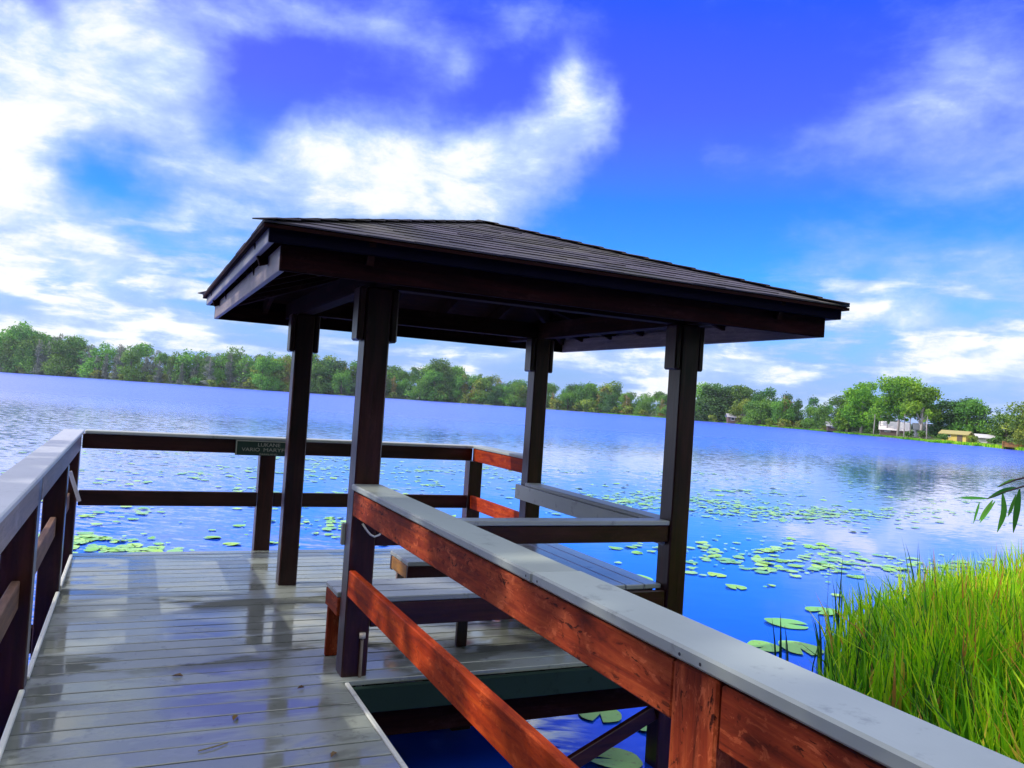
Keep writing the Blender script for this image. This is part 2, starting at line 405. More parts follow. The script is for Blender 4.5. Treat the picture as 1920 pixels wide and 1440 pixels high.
# ------------------------------------------------------------------ boardwalk
bw = thing('boardwalk', 'wet grey plank boardwalk widening into a platform beneath the pavilion', 'boardwalk', (0.4, 3.0, 0))
xl, xr, XR, YF, YP = -.38, 1.10, 3.32, 7.89, 4.285
b = MB(); pitch = .15057; y = YF-.002
while y > -2.5:
    y0 = y-.1395
    x1 = XR if y0 > YP-.02 else xr
    b.box((xl-.02+rng.uniform(-.002, .002), y0, -.028), (x1+rng.uniform(-.002, .002), y, rng.uniform(-.0012, .0012)), .003)
    y -= pitch
b.build('deck_boards', DECK, bw)
b = MB(); b.box((xl, -2.4, -.0296), (xr-.06, YF-.05, -.0290), .0001); b.box((xr-.059, YP+.02, -.0296), (XR-.06, YF-.05, -.0290), .0001)
b.build('gap_shade_sheet', plain('gap_shade_black', (.004, .004, .004), .9, .2, 5), bw)  # added black sheet that puts shade into the gaps between boards
part('edge_trim', TRIM, bw, ((xr+.001, -2.4, -.05), (xr+.024, YP-.03, .006)), bev=.004)
lp = [.60, 2.55, 4.50, 6.45, 7.75]
b = MB()
for y0, y1 in [(-1.2, .58), (.76, 2.53), (2.71, 4.48), (4.66, 6.43), (6.61, 7.74)]: b.box((xl-.018, y0, .002), (xl+.006, y1, .020), .004)
b.build('edge_trim', TRIM, bw)
part('rim_joist', TRIMX, bw, ((xr+.03, YP-.040, -.165), (XR, YP-.002, -.030)))
part('rim_joist', POST[1], bw, ((xr-.05, -2.4, -.24), (xr-.005, YP-.05, -.031)))
part('rim_joist', POST[1], bw, ((xl+.005, -2.4, -.24), (xl+.05, YF-.05, -.031)))
part('rim_joist', POST[0], bw, ((xl-.02, YF-.045, -.22), (XR, YF-.004, -.031)))
part('rim_joist', POST[1], bw, ((XR-.045, YP, -.22), (XR-.002, YF-.05, -.031)))
b = MB()
for x in (.12, .62): b.box((x, -2.4, -.22), (x+.045, YF-.05, -.031), .003)
for x in (1.5, 2.0, 2.5, 3.0): b.box((x, YP+.002, -.17), (x+.045, YF-.05, -.031), .003)
b.build('joist', POST[1], bw)
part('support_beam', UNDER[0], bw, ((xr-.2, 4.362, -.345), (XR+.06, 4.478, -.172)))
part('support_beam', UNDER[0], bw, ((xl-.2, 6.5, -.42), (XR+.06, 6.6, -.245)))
for (px, py) in ((2.20, 5.34), (.36, 2.0), (.36, 5.5), (2.25, 7.6)):
    part('pile', POST[2], bw, ((px-.07, py-.07, -2.3), (px+.07, py+.07, -.25)))
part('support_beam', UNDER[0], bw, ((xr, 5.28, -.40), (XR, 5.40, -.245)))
bb = MB(); bb.beam((3.165, 4.40, -.40), (2.28, 4.40, -.79), .04, .09); bb.beam((2.3, 4.40, -.80), (1.4, 4.40, -1.2), .04, .09); bb.build('brace', POST[0], bw)

# ------------------------------------------------------------------ railings
def railing(label, loc): return thing('railing', label, 'railing', loc, 'timber railings round the boardwalk')
# right side of the walkway
rr_ = railing('red brown railing with wide pale grey cap running from the near pavilion post', (1.13, 2.5, 0))
part('cap', CAPY, rr_, ((1.086, 2.1505, 1.002), (1.250, 4.343, 1.034)), bev=.006)
part('cap', CAPY, rr_, ((1.086, -1.2, 1.003), (1.250, 2.1460, 1.037)), bev=.006)
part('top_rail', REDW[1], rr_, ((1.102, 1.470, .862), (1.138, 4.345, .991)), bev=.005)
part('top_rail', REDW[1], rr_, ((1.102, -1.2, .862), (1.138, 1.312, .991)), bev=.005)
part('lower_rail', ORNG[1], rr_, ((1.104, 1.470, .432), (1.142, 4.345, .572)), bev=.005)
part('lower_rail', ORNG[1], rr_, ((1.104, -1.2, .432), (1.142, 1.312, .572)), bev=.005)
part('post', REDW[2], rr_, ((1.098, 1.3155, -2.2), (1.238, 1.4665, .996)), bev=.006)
part('post', REDW[2], rr_, ((1.098, -1.35, -2.2), (1.238, -1.205, .996)), bev=.006)
SCREW = plain('screw_steel', (.05, .05, .05), .4, .2, 50, .8)
for yy, zz in ((2.185, 1.022), (2.11, 1.022), (1.36, 1.022), (1.43, 1.022)):
    b = MB(); b.tube([(1.0885, yy, zz-.005), (1.0855, yy, zz-.005)], .004, 8); b.build('screw', SCREW, rr_)

# left side
rl = railing('shaded railing with pale lilac cap along the lake side of the walkway', (-.45, 3.5, 0))
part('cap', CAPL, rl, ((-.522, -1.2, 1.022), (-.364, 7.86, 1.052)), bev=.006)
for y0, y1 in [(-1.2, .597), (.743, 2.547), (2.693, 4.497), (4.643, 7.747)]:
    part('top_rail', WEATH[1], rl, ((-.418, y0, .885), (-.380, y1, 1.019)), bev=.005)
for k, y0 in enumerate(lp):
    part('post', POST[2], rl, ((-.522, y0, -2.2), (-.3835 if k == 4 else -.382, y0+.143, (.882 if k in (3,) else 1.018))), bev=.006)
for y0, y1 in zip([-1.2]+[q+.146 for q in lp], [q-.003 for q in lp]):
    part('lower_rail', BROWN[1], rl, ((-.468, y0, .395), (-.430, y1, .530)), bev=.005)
# far side
rf = railing('black backlit railing across the far end of the platform, holding the green sign', (1.3, 7.95, 0))
part('cap', CAPX, rf, ((-.362, 7.862, 1.022), (3.36, 8.02, 1.050)), bev=.006)
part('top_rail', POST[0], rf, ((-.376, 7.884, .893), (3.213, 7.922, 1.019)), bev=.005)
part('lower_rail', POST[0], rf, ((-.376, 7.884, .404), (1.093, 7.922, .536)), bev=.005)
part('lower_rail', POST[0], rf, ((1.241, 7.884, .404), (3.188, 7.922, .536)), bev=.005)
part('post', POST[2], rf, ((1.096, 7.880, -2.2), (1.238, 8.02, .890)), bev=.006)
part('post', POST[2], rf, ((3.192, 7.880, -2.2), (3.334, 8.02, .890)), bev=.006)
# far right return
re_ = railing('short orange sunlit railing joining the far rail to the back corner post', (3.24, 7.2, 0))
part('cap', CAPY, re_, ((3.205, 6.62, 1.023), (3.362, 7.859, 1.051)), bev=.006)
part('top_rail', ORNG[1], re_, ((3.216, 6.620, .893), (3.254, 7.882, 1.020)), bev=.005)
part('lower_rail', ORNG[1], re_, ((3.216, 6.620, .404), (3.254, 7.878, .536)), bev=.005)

# ------------------------------------------------------------------ pavilion
PX = (1.103, 3.1766); PY = (4.349, 6.4765); S = .138
ex0, ex1, ey0, ey1 = .483, 3.915, 3.736, 7.30; EZ = 2.243; AZ = 2.812
pv = thing('pavilion', 'square open timber pavilion with dark shingled hip roof on four posts', 'pavilion', (2.2, 5.5, 0))
for iy, y in enumerate(PY):
    for ix, x in enumerate(PX):
        po = part('post', POST[2], pv, ((x, y, -2.3), (x+S, y+S, 2.10)), bev=.008)
        for sx in (-1, 1):
            cb = MB(); w_ = .044
            xa = x-w_ if sx < 0 else x+S
            # cleat with clipped lower corner
            n = 6; prof = [(0, 2.098), (0, 1.80)] if sx > 0 else [(w_, 2.098), (w_, 1.80)]
            cb.box((xa+.001, y+.004, 1.806), (xa+w_-.001, y+S-.004, 2.098), .012)
            cb.build('cleat', POST[2], po)
b = part('beam', BEAMW[1], pv, ((1.12, ey0+.12, 2.101), (1.22, ey1-.12, 2.235)))
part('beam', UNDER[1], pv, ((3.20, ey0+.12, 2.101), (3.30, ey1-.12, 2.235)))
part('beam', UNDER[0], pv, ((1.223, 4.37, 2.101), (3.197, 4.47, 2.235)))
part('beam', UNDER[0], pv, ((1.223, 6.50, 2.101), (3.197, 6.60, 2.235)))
FASC = plain('dark_fascia', (.004, .0035, .010), .9, .3, 6)  # near and far boards: shade is put into this colour
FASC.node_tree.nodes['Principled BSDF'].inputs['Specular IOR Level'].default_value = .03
LFASC = plain('sunlit_fascia', (.17, .16, .19), .45, .25, 8)  # side boards: pale copy with the sunlight put into the colour
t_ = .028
def ring(name, mats, inset, z0, z1):
    a0, a1, b0, b1 = ex0+inset, ex1-inset, ey0+inset, ey1-inset
    part(name, mats[0], pv, ((a0, b0, z0), (a1, b0+t_, z1)))
    part(name, mats[0], pv, ((a0, b1-t_, z0), (a1, b1, z1)))
    part(name, mats[1], pv, ((a0, b0+t_+.001, z0), (a0+t_, b1-t_-.001, z1)))
    part(name, mats[1], pv, ((a1-t_, b0+t_+.001, z0), (a1, b1-t_-.001, z1)))
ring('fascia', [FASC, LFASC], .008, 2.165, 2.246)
ring('lower_fascia', [BEAMW[0], WEATH[1]], .072, 2.052, 2.172)  # sides take a paler wood: sunlight put into colour, shade front and back
# roof: sheathing + stepped shingle courses
apex = Vector(((ex0+ex1)/2, (ey0+ey1)/2, AZ))
ov = .022
C4 = [Vector((ex0-ov, ey0-ov, EZ)), Vector((ex1+ov, ey0-ov, EZ)), Vector((ex1+ov, ey1+ov, EZ)), Vector((ex0-ov, ey1+ov, EZ))]
SHN, g, bs, out = new_mat('roof_shingle')
ra = rnd_attr(g); n = g.noise(coords(g, (40, 40, 40), False), 1.0, 4, .7).outputs[0]
n2_ = g.noise(coords(g, (1.4, 1.4, 1.4), False), 1.0, 4, .6).outputs[0]
c = g.mix(ra, (.013, .011, .024), (.052, .042, .074)); c = g.mix(g.m('MULTIPLY', n, .5), c, (.085, .072, .09))
zz = g.n('ShaderNodeSeparateXYZ'); g.put(zz.inputs[0], g.n('ShaderNodeNewGeometry').outputs['Position'])
alg = g.m('MULTIPLY', g.smooth(n2_, .45, .65), .5)
c = g.mix(alg, c, (.075, .07, .035)); g.put(bs.inputs['Base Color'], c); bs.inputs['Roughness'].default_value = .75
bump(g, bs, n, .5, .004)
b = MB(); NC = 16
for s_ in range(4):
    A, B = C4[s_], C4[(s_+1) % 4]
    nrm = (B-A).cross(apex-A).normalized()
    for k in range(NC):
        rowv = rng.uniform(.15, .7)
        t0, t1 = k/NC, min((k+1.12)/NC, 1.0)
        L0, L1 = A.lerp(apex, t0), B.lerp(apex, t0); U0, U1 = A.lerp(apex, t1), B.lerp(apex, t1)
        wlen = (L1-L0).length; nt_ = max(1, int(wlen/.22)); sh = (k % 2)*.5
        cuts = [0.0]+[(i+sh+rng.uniform(-.12, .12))/nt_ for i in range(nt_+1) if 0.04 < (i+sh)/nt_ < .96]+[1.0]
        for c0, c1 in zip(cuts, cuts[1:]):
            th = .008+rng.uniform(-.002, .003)
            q = [L0.lerp(L1, c0), L0.lerp(L1, c1), U0.lerp(U1, c1), U0.lerp(U1, c0)]
            lo = [q[0], q[1], q[2]-nrm*.001, q[3]-nrm*.001]; hi = [q[0]+nrm*th, q[1]+nrm*th, q[2]+nrm*.003, q[3]+nrm*.003]
            b.add(lo+hi, r=min(1, max(0, rowv+rng.uniform(-.32, .32))), fs=[(4, 5, 6, 7), (0, 1, 5, 4), (1, 2, 6, 5), (2, 3, 7, 6), (3, 0, 4, 7), (3, 2, 1, 0)])
b.build('shingles', SHN, pv)
b = MB()
for A in C4:
    d = apex-A; n = 16
    for k in range(n):
        p0 = A+d*(k/n); p1 = A+d*((k+1.15)/n if k < n-1 else 1.0)
        b.beam(p0+Vector((0, 0, .014)), p1+Vector((0, 0, .006)), .13, .006, .002)
b.build('ridge_cap', SHN, pv)
b = MB()
for s_ in range(4):
    A, B = C4[s_].copy(), C4[(s_+1) % 4].copy(); dn = Vector((0, 0, -.006)); dd = Vector((0, 0, -.022))
    q = [A+dn, B+dn, apex+dn]; r_ = [A+dd, B+dd, apex+dd]
    b.add(q+r_, [(0, 1, 2), (5, 4, 3), (0, 3, 4, 1)])
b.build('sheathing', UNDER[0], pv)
b = MB(); slope = (AZ-EZ)/((ex1-ex0)/2)
for A in C4:
    q = A.lerp(apex, .06); b.beam(q+Vector((0, 0, -.095)), apex+Vector((0, 0, -.095)), .04, .13)
for k in range(1, 7):
    for s_ in range(4):
        A, B = C4[s_], C4[(s_+1) % 4]; t = k/7
        e = A.lerp(B, t); h = min(t, 1-t)*2*.97
        mid = A.lerp(B, .5); top = e+(apex-mid)*h
        if h > .1: b.beam(e.lerp(top, .08)+Vector((0, 0, -.085)), top+Vector((0, 0, -.085)), .036, .11)
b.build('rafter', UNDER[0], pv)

# ------------------------------------------------------------------ benches
def bench(label, loc): return thing('bench', label, 'bench', loc, 'built in benches under the pavilion')
bn = bench('bench nearest the walkway railing, backrest rail joining the two near posts', (2.0, 4.6, 0))
for y0, y1, x0 in ((4.362, 4.497, 1.246), (4.502, 4.640, 1.088), (4.645, 4.790, 1.088)):
    part('seat_plank', SEATX, bn, ((x0, y0, .388), (2.755, y1, .418)), bev=.005)
part('apron', POST[0], bn, ((1.246, 4.366, .255), (3.172, 4.402, .385)))
part('apron', POST[0], bn, ((1.13, 4.752, .285), (2.755, 4.788, .385)))
part('end_board', REDW[1], bn, ((1.090, 4.495, .285), (1.126, 4.788, .385)))
for lx, ly in ((1.094, 4.715), (2.60, 4.715), (1.9, 4.715)):
    part('leg', REDW[2] if lx < 1.2 else POST[2], bn, ((lx, ly, .001), (lx+.068, ly+.034, .284)))
part('backrest', POST[0], bn, ((1.244, 4.372, .695), (3.174, 4.408, .800)))
part('backrest', CAPX, bn, ((1.086, 4.490, .680), (3.142, 4.516, .798)))
part('backrest_cap', CAPX, bn, ((1.244, 4.362, .803), (3.174, 4.486, .832)))
br = bench('bench on the water side with grey backrest board between the right hand posts', (3.0, 5.4, 0))
for x0, x1 in ((2.765, 2.900), (2.905, 3.040), (3.045, 3.170)):
    part('seat_plank', SEATY, br, ((x0, 4.410, .389), (x1, 6.40, .419)), bev=.005)
part('apron', POST[1], br, ((2.770, 4.41, .285), (2.806, 6.39, .386)))
part('apron', POST[1], br, ((3.13, 4.49, .285), (3.166, 6.39, .386)))
for ly in (4.80, 5.60, 6.30): part('leg', POST[2], br, ((2.81, ly, .001), (2.845, ly+.07, .388)))
part('backrest', CAPY, br, ((3.147, 4.40, .672), (3.174, 6.66, .798)), bev=.004)
part('backrest_cap', CAPY, br, ((3.150, 4.490, .800), (3.29, 6.474, .830)), bev=.005)
part('backrest', POST[1], br, ((3.21, 4.490, .68), (3.246, 6.474, .797)))
bc = bench('short middle bench with golden end board, beyond the near bench', (2.2, 5.45, 0))
for y0, y1 in ((5.255, 5.390), (5.395, 5.530), (5.535, 5.670)):
    part('seat_plank', SEATX, bc, ((1.73, y0, .386), (2.762, y1, .416)), bev=.005)
part('end_board', GOLD[1], bc, ((1.732, 5.29, .295), (1.766, 5.63, .383)))
part('apron', POST[0], bc, ((1.732, 5.257, .285), (2.76, 5.288, .383)))
part('apron', POST[0], bc, ((1.732, 5.632, .285), (2.76, 5.666, .383)))
for lx, ly in ((1.768, 5.292), (1.768, 5.595), (2.6, 5.292), (2.6, 5.595)):
    part('leg', WEATH[2], bc, ((lx, ly, .001), (lx+.07, ly+.034, .383)))

# ------------------------------------------------------------------ sign, strip, pipe, rope
sg = thing('sign', 'dark green board with pale border and faded lettering on the far railing', 'sign', (1.165, 7.87, .95))
part('panel', plain('sign_green', (.010, .035, .025), .4, .3, 12), sg, ((.868, 7.862, .879), (1.462, 7.879, 1.020)), bev=.002)
SW = plain('sign_border', (.34, .35, .30), .5, .2, 30)
part('border', SW, sg, ((.872, 7.857, 1.007), (1.458, 7.8615, 1.016)), ((.872, 7.857, .883), (.881, 7.8615, 1.006)), ((1.449, 7.857, .883), (1.458, 7.8615, 1.006)), bev=.001)
def text(body, x, z, size, parent, width=None):
    cu = bpy.data.curves.new('lettering', 'FONT'); cu.body = body; cu.size = size; cu.extrude = .0015; cu.align_x = 'CENTER'; cu.align_y = 'CENTER'
    tmp = bpy.data.objects.new('lettering_tmp', cu); COL.objects.link(tmp)
    bpy.context.view_layer.update()
    me = bpy.data.meshes.new_from_object(tmp.evaluated_get(bpy.context.evaluated_depsgraph_get()))
    bpy.data.objects.remove(tmp)
    me.transform(Matrix.Rotation(math.pi/2, 4, 'X'))
    if width:
        xs = [q.co.x for q in me.vertices]; k = width/(max(xs)-min(xs)); me.transform(Matrix.Diagonal((k, 1, 1, 1)))
    me.materials.clear(); me.materials.append(SW)
    o = bpy.data.objects.new('lettering', me); COL.objects.link(o); o.parent = parent
    o.location = Vector((x, 7.859, z))-parent.location
text('LUKANE', 1.165, .978, .046, sg, .20)
text('VARIO', 1.005, .932, .046, sg, .16)
text('MARYFULL', 1.262, .932, .046, sg, .29)
text('PARKLAND', 1.165, .892, .022, sg, .16)

stp = MB(); stp.beam((-.443, 7.722, .712), (-.357, 7.722, .462), .012, .030, .002)
tag(stp.build('wooden_slat', plain('white_paint', (.62, .60, .66), .5, .15, 40)), 'thin white slat leaning at the far corner of the left railing', 'slat')
pp = thing('pipe', 'thin upright pipe with two pale fittings at the foot of the near post', 'pipe', (1.2, 4.32, 0))
b = MB(); b.tube([(1.200, 4.335, -.30), (1.200, 4.335, .215)], .009, 10); b.build('tube', plain('pipe_metal', (.13, .10, .08), .45, .3, 30), pp, True)
for z in (-.045, .222):
    b = MB(); b.tube([(1.200, 4.335, z-.014), (1.200, 4.335, z+.014)], .017, 12); b.build('fitting', plain('fitting_metal', (.55, .50, .45), .4, .2, 30), pp, True)
b = MB(); pts = []
P = [(1.158, 4.338, .822), (1.185, 4.337, .785), (1.205, 4.335, .763), (1.229, 4.334, .752), (1.255, 4.335, .762), (1.285, 4.336, .800)]
b.tube(P, .0055, 8); tag(b.build('rope', ROPE, smooth=True), 'white rope loop hanging on the near post under the railing cap', 'rope')

# litter on the boards
LEAF = leafmat('dry_leaf', [(0, (.10, .05, .02)), (.5, (.20, .13, .05)), (1, (.30, .28, .10))], .1)
leaf_spots = [(.30, 4.55, .03, 'dark curled leaf on the boards beside the puddle'), (.52, 3.92, .030, 'small dark leaf on the boards short of the puddles'), (.86, 3.42, .026, 'pale green leaf bit on the boards near the right edge'),
              (.87, 4.23, .022, 'tiny brown leaf left of the near pavilion post'), (.40, 3.60, .05, 'thin brown twig lying across the boards'), (.80, 3.0, .03, 'reddish leaf at the lower edge of the boards')]
for i, (x, y, s_, lb) in enumerate(leaf_spots):
    b = MB()
    if 'twig' in lb: b.tube([(x-.06, y, .008), (x, y+.02, .010), (x+.06, y+.055, .007)], .003, 6)
    else:
        a = rng.random()*6; ca, sa = math.cos(a), math.sin(a)
        ring_ = [(-1, 0, .004), (-.4, .42, .014), (.35, .38, .016), (1, 0, .006), (.35, -.38, .012), (-.4, -.42, .017)]
        vs = [(x+s_*(p*ca-q*sa), y+s_*(p*sa+q*ca), z) for p, q, z in ring_]+[(x, y, .006)]
        b.add(vs, [(0, 6, 1), (1, 6, 2), (2, 6, 3), (3, 6, 4), (4, 6, 5), (5, 6, 0)])
    o = b.build('twig' if 'twig' in lb else 'fallen_leaf', LEAF); tag(o, lb, 'twig' if 'twig' in lb else 'leaf')

# ------------------------------------------------------------------ lily pads
PADM, g, bs, out = new_mat('lily_pad')
oi = g.n('ShaderNodeObjectInfo'); n = g.noise(coords(g, (9, 9, 9)), 1.0, 4, .6).outputs[0]
c = g.mix(n, (.10, .34, .08), (.22, .52, .14)); c = g.mix(g.m('MULTIPLY', oi.outputs['Random'], .6), c, (.40, .60, .08)); c = g.mix(g.smooth(g.noise(coords(g, (3, 3, 3)), 1.0, 3, .6).outputs[0], .56, .70, 0.0, .6), c, (.20, .17, .04))
g.put(bs.inputs['Base Color'], c); bs.inputs['Roughness'].default_value = .5; bs.inputs['Specular IOR Level'].default_value = .3
def pad_geo(seed, rad=1.0):
    r_ = random.Random(seed); n = 22; notch = .16+.1*r_.random(); vs = [(.0, 0, .006)]; fs = []
    ph = r_.random()*6
    for ring_, zz in ((.55, .004), (1.0, .006)):
        for k in range(n+1):
            a = notch+(2*math.pi-2*notch)*k/n; rr2 = ring_*(1+.035*math.sin(3*a+ph)+.02*math.sin(7*a))
            z = zz+(.018*max(0, math.sin(a*1.0+ph))**3 if ring_ == 1 else 0)
            vs.append((rad*rr2*math.cos(a), rad*rr2*math.sin(a), z))
    for k in range(n):
        fs.append((0, 1+k, 2+k)); fs.append((1+k, n+2+k, n+3+k, 2+k))
    return vs, fs
pad_meshes = []
for k in range(5):
    b = MB(); b.add(*pad_geo(k)); pad_meshes.append(b.mesh('lily_pad', PADM, smooth=True))
def put_pad(x, y, r_, label, group):
    o = bpy.data.objects.new('lily_pad', pad_meshes[rng.randrange(5)]); COL.objects.link(o)
    o.location = (x, y, WZ+.004+rng.random()*.006); o.scale = (r_, r_*rng.uniform(.9, 1), 1.0); o.rotation_euler = (0, 0, rng.random()*6.28)
    tag(o, label, 'lily pad', group); return o
# single pads one can point to
for x, y, r_, lb in [(6.80, 7.05, .24, 'large pale lily pad alone on open blue water right of the pavilion'), (7.70, 7.42, .20, 'pale lily pad just left of the tall marsh grass tip'),
                     (7.46, 8.70, .15, 'small lily pad alone right of the front right pavilion post'), (6.22, 6.25, .24, 'green lily pad beside dark reeds above the railing cap'),
                     (5.86, 6.36, .17, 'small green lily pad touching the railing cap edge'), (3.30, 5.25, .17, 'lily pad under the platform seen through the railing gap'),
                     (2.98, 4.55, .19, 'lily pad beneath the diagonal brace under the railing'), (3.55, 4.95, .14, 'smaller lily pad beside the pile under the pavilion'),
                     (5.6, 9.6, .16, 'lily pad framed between bench backrest and front right post'), (6.35, 9.35, .19, 'wide lily pad just left of the front right post')]:
    put_pad(x, y, r_, lb, 'lily pads standing alone')
patches = [(-.6, 12.5, 1.0, .5, 14, 'yellow green lily pad in the cluster beyond the far left corner'),
           (4.2, 14.0, 1.4, .9, 34, 'yellow green lily pad in the mat behind the near pavilion post'),
           (1.3, 12.0, 1.8, .5, 12, 'lily pad floating beyond the platform end'),
           (10.2, 10.4, 2.0, 1.1, 26, 'bright lily pad in the raft above the marsh grass'),
           (13.0, 18.5, 3.4, 2.6, 40, 'pale lily pad in the open raft right of the front right post'),
           (8.3, 11.2, .9, .9, 9, 'lily pad in the loose group right of the front right post'),
           (11.6, 9.4, 2.2, .8, 20, 'lily pad crowding the lake edge of the marsh grass')]
for x, y, sx, sy, n, lb in patches:
    for k in range(n): put_pad(x+rng.gauss(0, sx)*.8, y+rng.gauss(0, sy)*.8, rng.uniform(.05, .14), lb, lb.replace('lily pad', 'lily pads', 1))
V = []; F = []; RN = []
def mat_patch(cx_, cy_, sx, sy, n):
    for k in range(n):
        x = cx_+nr.normal()*sx; y = cy_+nr.normal()*sy; r_ = .03+.09*nr.uniform()**2; m = 8; b0 = len(V); ph = nr.uniform(0, 6)
        for i in range(m): V.append((x+r_*math.cos(ph+i*6.28/m), y+r_*math.sin(ph+i*6.28/m), WZ+.010+nr.uniform(0, .01)))
        F.append(tuple(range(b0, b0+m))); RN.extend([nr.uniform()]*m)
for q in [(0, 19, 5, 2.0, 200), (6, 23, 4, 2.5, 260), (10, 26, 5, 3, 260), (17, 22, 4, 3, 300), (22, 17, 4, 2.5, 150), (-4, 27, 5, 4, 90)]:
    for j in range(12): mat_patch(q[0]+nr.normal()*q[2], q[1]+nr.normal()*q[3], nr.uniform(.3, 1.3), nr.uniform(.25, .7), q[4]//10)
for q in [(13.5, 17.5, 1.8, 1.3, 420), (14.5, 15.2, 1.8, .8, 260), (11.3, 17.0, 1.2, .9, 220), (9.5, 10.6, 1.1, .8, 130), (10.8, 9.9, 1.3, .5, 150), (17.5, 15.5, 2.2, .6, 160), (4.0, 13.6, .9, .5, 160), (-.8, 12.6, .5, .25, 90), (.1, 11.9, .35, .2, 60)]: mat_patch(*q)
b = MB(); b.add(V, F); b.a = RN
PADF, g, bs, out = new_mat('far_pads')
g.put(bs.inputs['Base Color'], g.mix(rnd_attr(g), (.13, .40, .10), (.38, .64, .12))); bs.inputs['Roughness'].default_value = .25
tag(b.build('lily_pad_mat', PADF), kind='stuff')

# ------------------------------------------------------------------ marsh grass
def inside(x, y):
    edge = np.interp(x, [3.6, 4.0, 4.7, 5.6, 6.6, 8.0, 10.0, 13.0, 18.0], [2.6, 3.4, 4.5, 5.4, 6.1, 6.7, 7.0, 7.1, 6.6])
    return (x > 3.55) & (y < edge)
def blades(xs, ys, hs, wd, lean, z0, seg=3, rn=None):
    n = len(xs); th = nr.uniform(0, 2*np.pi, n); ld = nr.uniform(0, 2*np.pi, n); la = np.abs(nr.normal(0, lean, n))+.03
    V = np.zeros((n, 2*seg+1, 3), np.float32)
    for k in range(seg+1):
        t = k/seg
        cx_ = xs+np.cos(ld)*la*hs*t**2; cy_ = ys+np.sin(ld)*la*hs*t**2; cz = z0+hs*t*(1-.28*np.minimum(la, 1)*t)
        w_ = wd*(1-t**1.6)*.5
        if k < seg:
            V[:, 2*k] = np.stack([cx_-np.cos(th)*w_, cy_-np.sin(th)*w_, cz], 1); V[:, 2*k+1] = np.stack([cx_+np.cos(th)*w_, cy_+np.sin(th)*w_, cz], 1)
        else: V[:, 2*k] = np.stack([cx_, cy_, cz], 1)
    base = (np.arange(n)*(2*seg+1))[:, None]; T = []
    for k in range(seg-1):
        T.append(base+np.array([[2*k, 2*k+1, 2*k+3]])); T.append(base+np.array([[2*k, 2*k+3, 2*k+2]]))
    T.append(base+np.array([[2*seg-2, 2*seg-1, 2*seg]]))
    rn = nr.uniform(0, 1, n) if rn is None else rn
    return V.reshape(-1, 3), np.concatenate(T, 1).reshape(-1, 3), np.repeat(rn, 2*seg+1)
GRASS = leafmat('marsh_grass', [(0, (.016, .09, .006)), (.3, (.09, .33, .01)), (.6, (.32, .62, .012)), (.85, (.62, .74, .03)), (.95, (.60, .42, .07)), (1, (.50, .22, .07))], .45, .38, 0.0)
N = 64000
x = nr.uniform(3.5, 15, N); y = nr.uniform(.2, 7.4, N); k = inside(x, y) & (y > x*.30-.4); x = x[k]; y = y[k]
edge = np.interp(x, [3.6, 4.0, 4.7, 5.6, 6.6, 8.0, 10.0, 13.0, 18.0], [2.6, 3.4, 4.5, 5.4, 6.1, 6.7, 7.0, 7.1, 6.6])
dist = edge-y; keep = nr.uniform(0, 1, len(x)) < np.clip(.12+dist*.9, 0, 1); x = x[keep]; y = y[keep]; dist = dist[keep]
cl = .5+.5*np.sin(x*1.9+1.3*np.sin(y*1.7))*np.sin(y*2.3+x*.6)
h = nr.uniform(.72, 1.28, len(x))*np.clip(.55+.45*dist, .5, 1.0)*(.70+.42*cl)+.05
rn = np.clip(nr.normal(.46, .24, len(x))+.30*(cl-.5)+np.where(nr.uniform(0, 1, len(x)) < .07, .5, 0), 0, 1)
V1, F1, R1 = blades(x, y, h, nr.uniform(.018, .056, len(x)), .25, WZ-.02, 3, rn)
o = bpy.data.objects.new('marsh_grass', np_mesh('marsh_grass', V1, F1, GRASS, R1)); COL.objects.link(o); tag(o, kind='stuff')
DREED = leafmat('dark_reed', [(0, (.006, .025, .012)), (.6, (.02, .09, .02)), (1, (.06, .14, .02))], .2, .35, .2)
def reed(x, y, n, h, spread, label, group):
    rt_ = thing('reed_clump', label, 'reeds', (x, y, WZ), group)
    xs = nr.normal(0, spread, n); ys = nr.normal(0, spread, n)
    for i in range(n):
        V, F, RR = blades(xs[i:i+1], ys[i:i+1], np.array([h*nr.uniform(.75, 1.1)]), np.array([nr.uniform(.022, .04)]), .18, -.02, 5)
        o = bpy.data.objects.new('blade', np_mesh('blade', V, F, DREED, RR)); COL.objects.link(o); o.parent = rt_
reed(5.35, 5.55, 5, .60, .05, 'dark reed clump standing leftmost in open water by the cap', None)
reed(5.75, 5.50, 6, .75, .06, 'dark reed clump second from the left, beside the grass edge', None)
reed(6.60, 6.15, 6, 1.0, .07, 'tall dark reed clump rising at the left shoulder of the grass', None)
reed(8.6, 6.75, 7, 1.1, .10, 'dark reed clump poking out along the top of the grass', None)
for (x_, y_, h_) in ((5.0, 4.4, .9), (5.6, 4.7, 1.0), (6.3, 4.9, 1.05), (4.6, 3.6, 1.0), (5.3, 3.5, 1.05), (7.2, 5.2, 1.0)):
    reed(x_, y_, 7, h_, .10, 'dark broad reed clump inside the bright marsh grass', 'dark reed clumps inside the marsh grass')

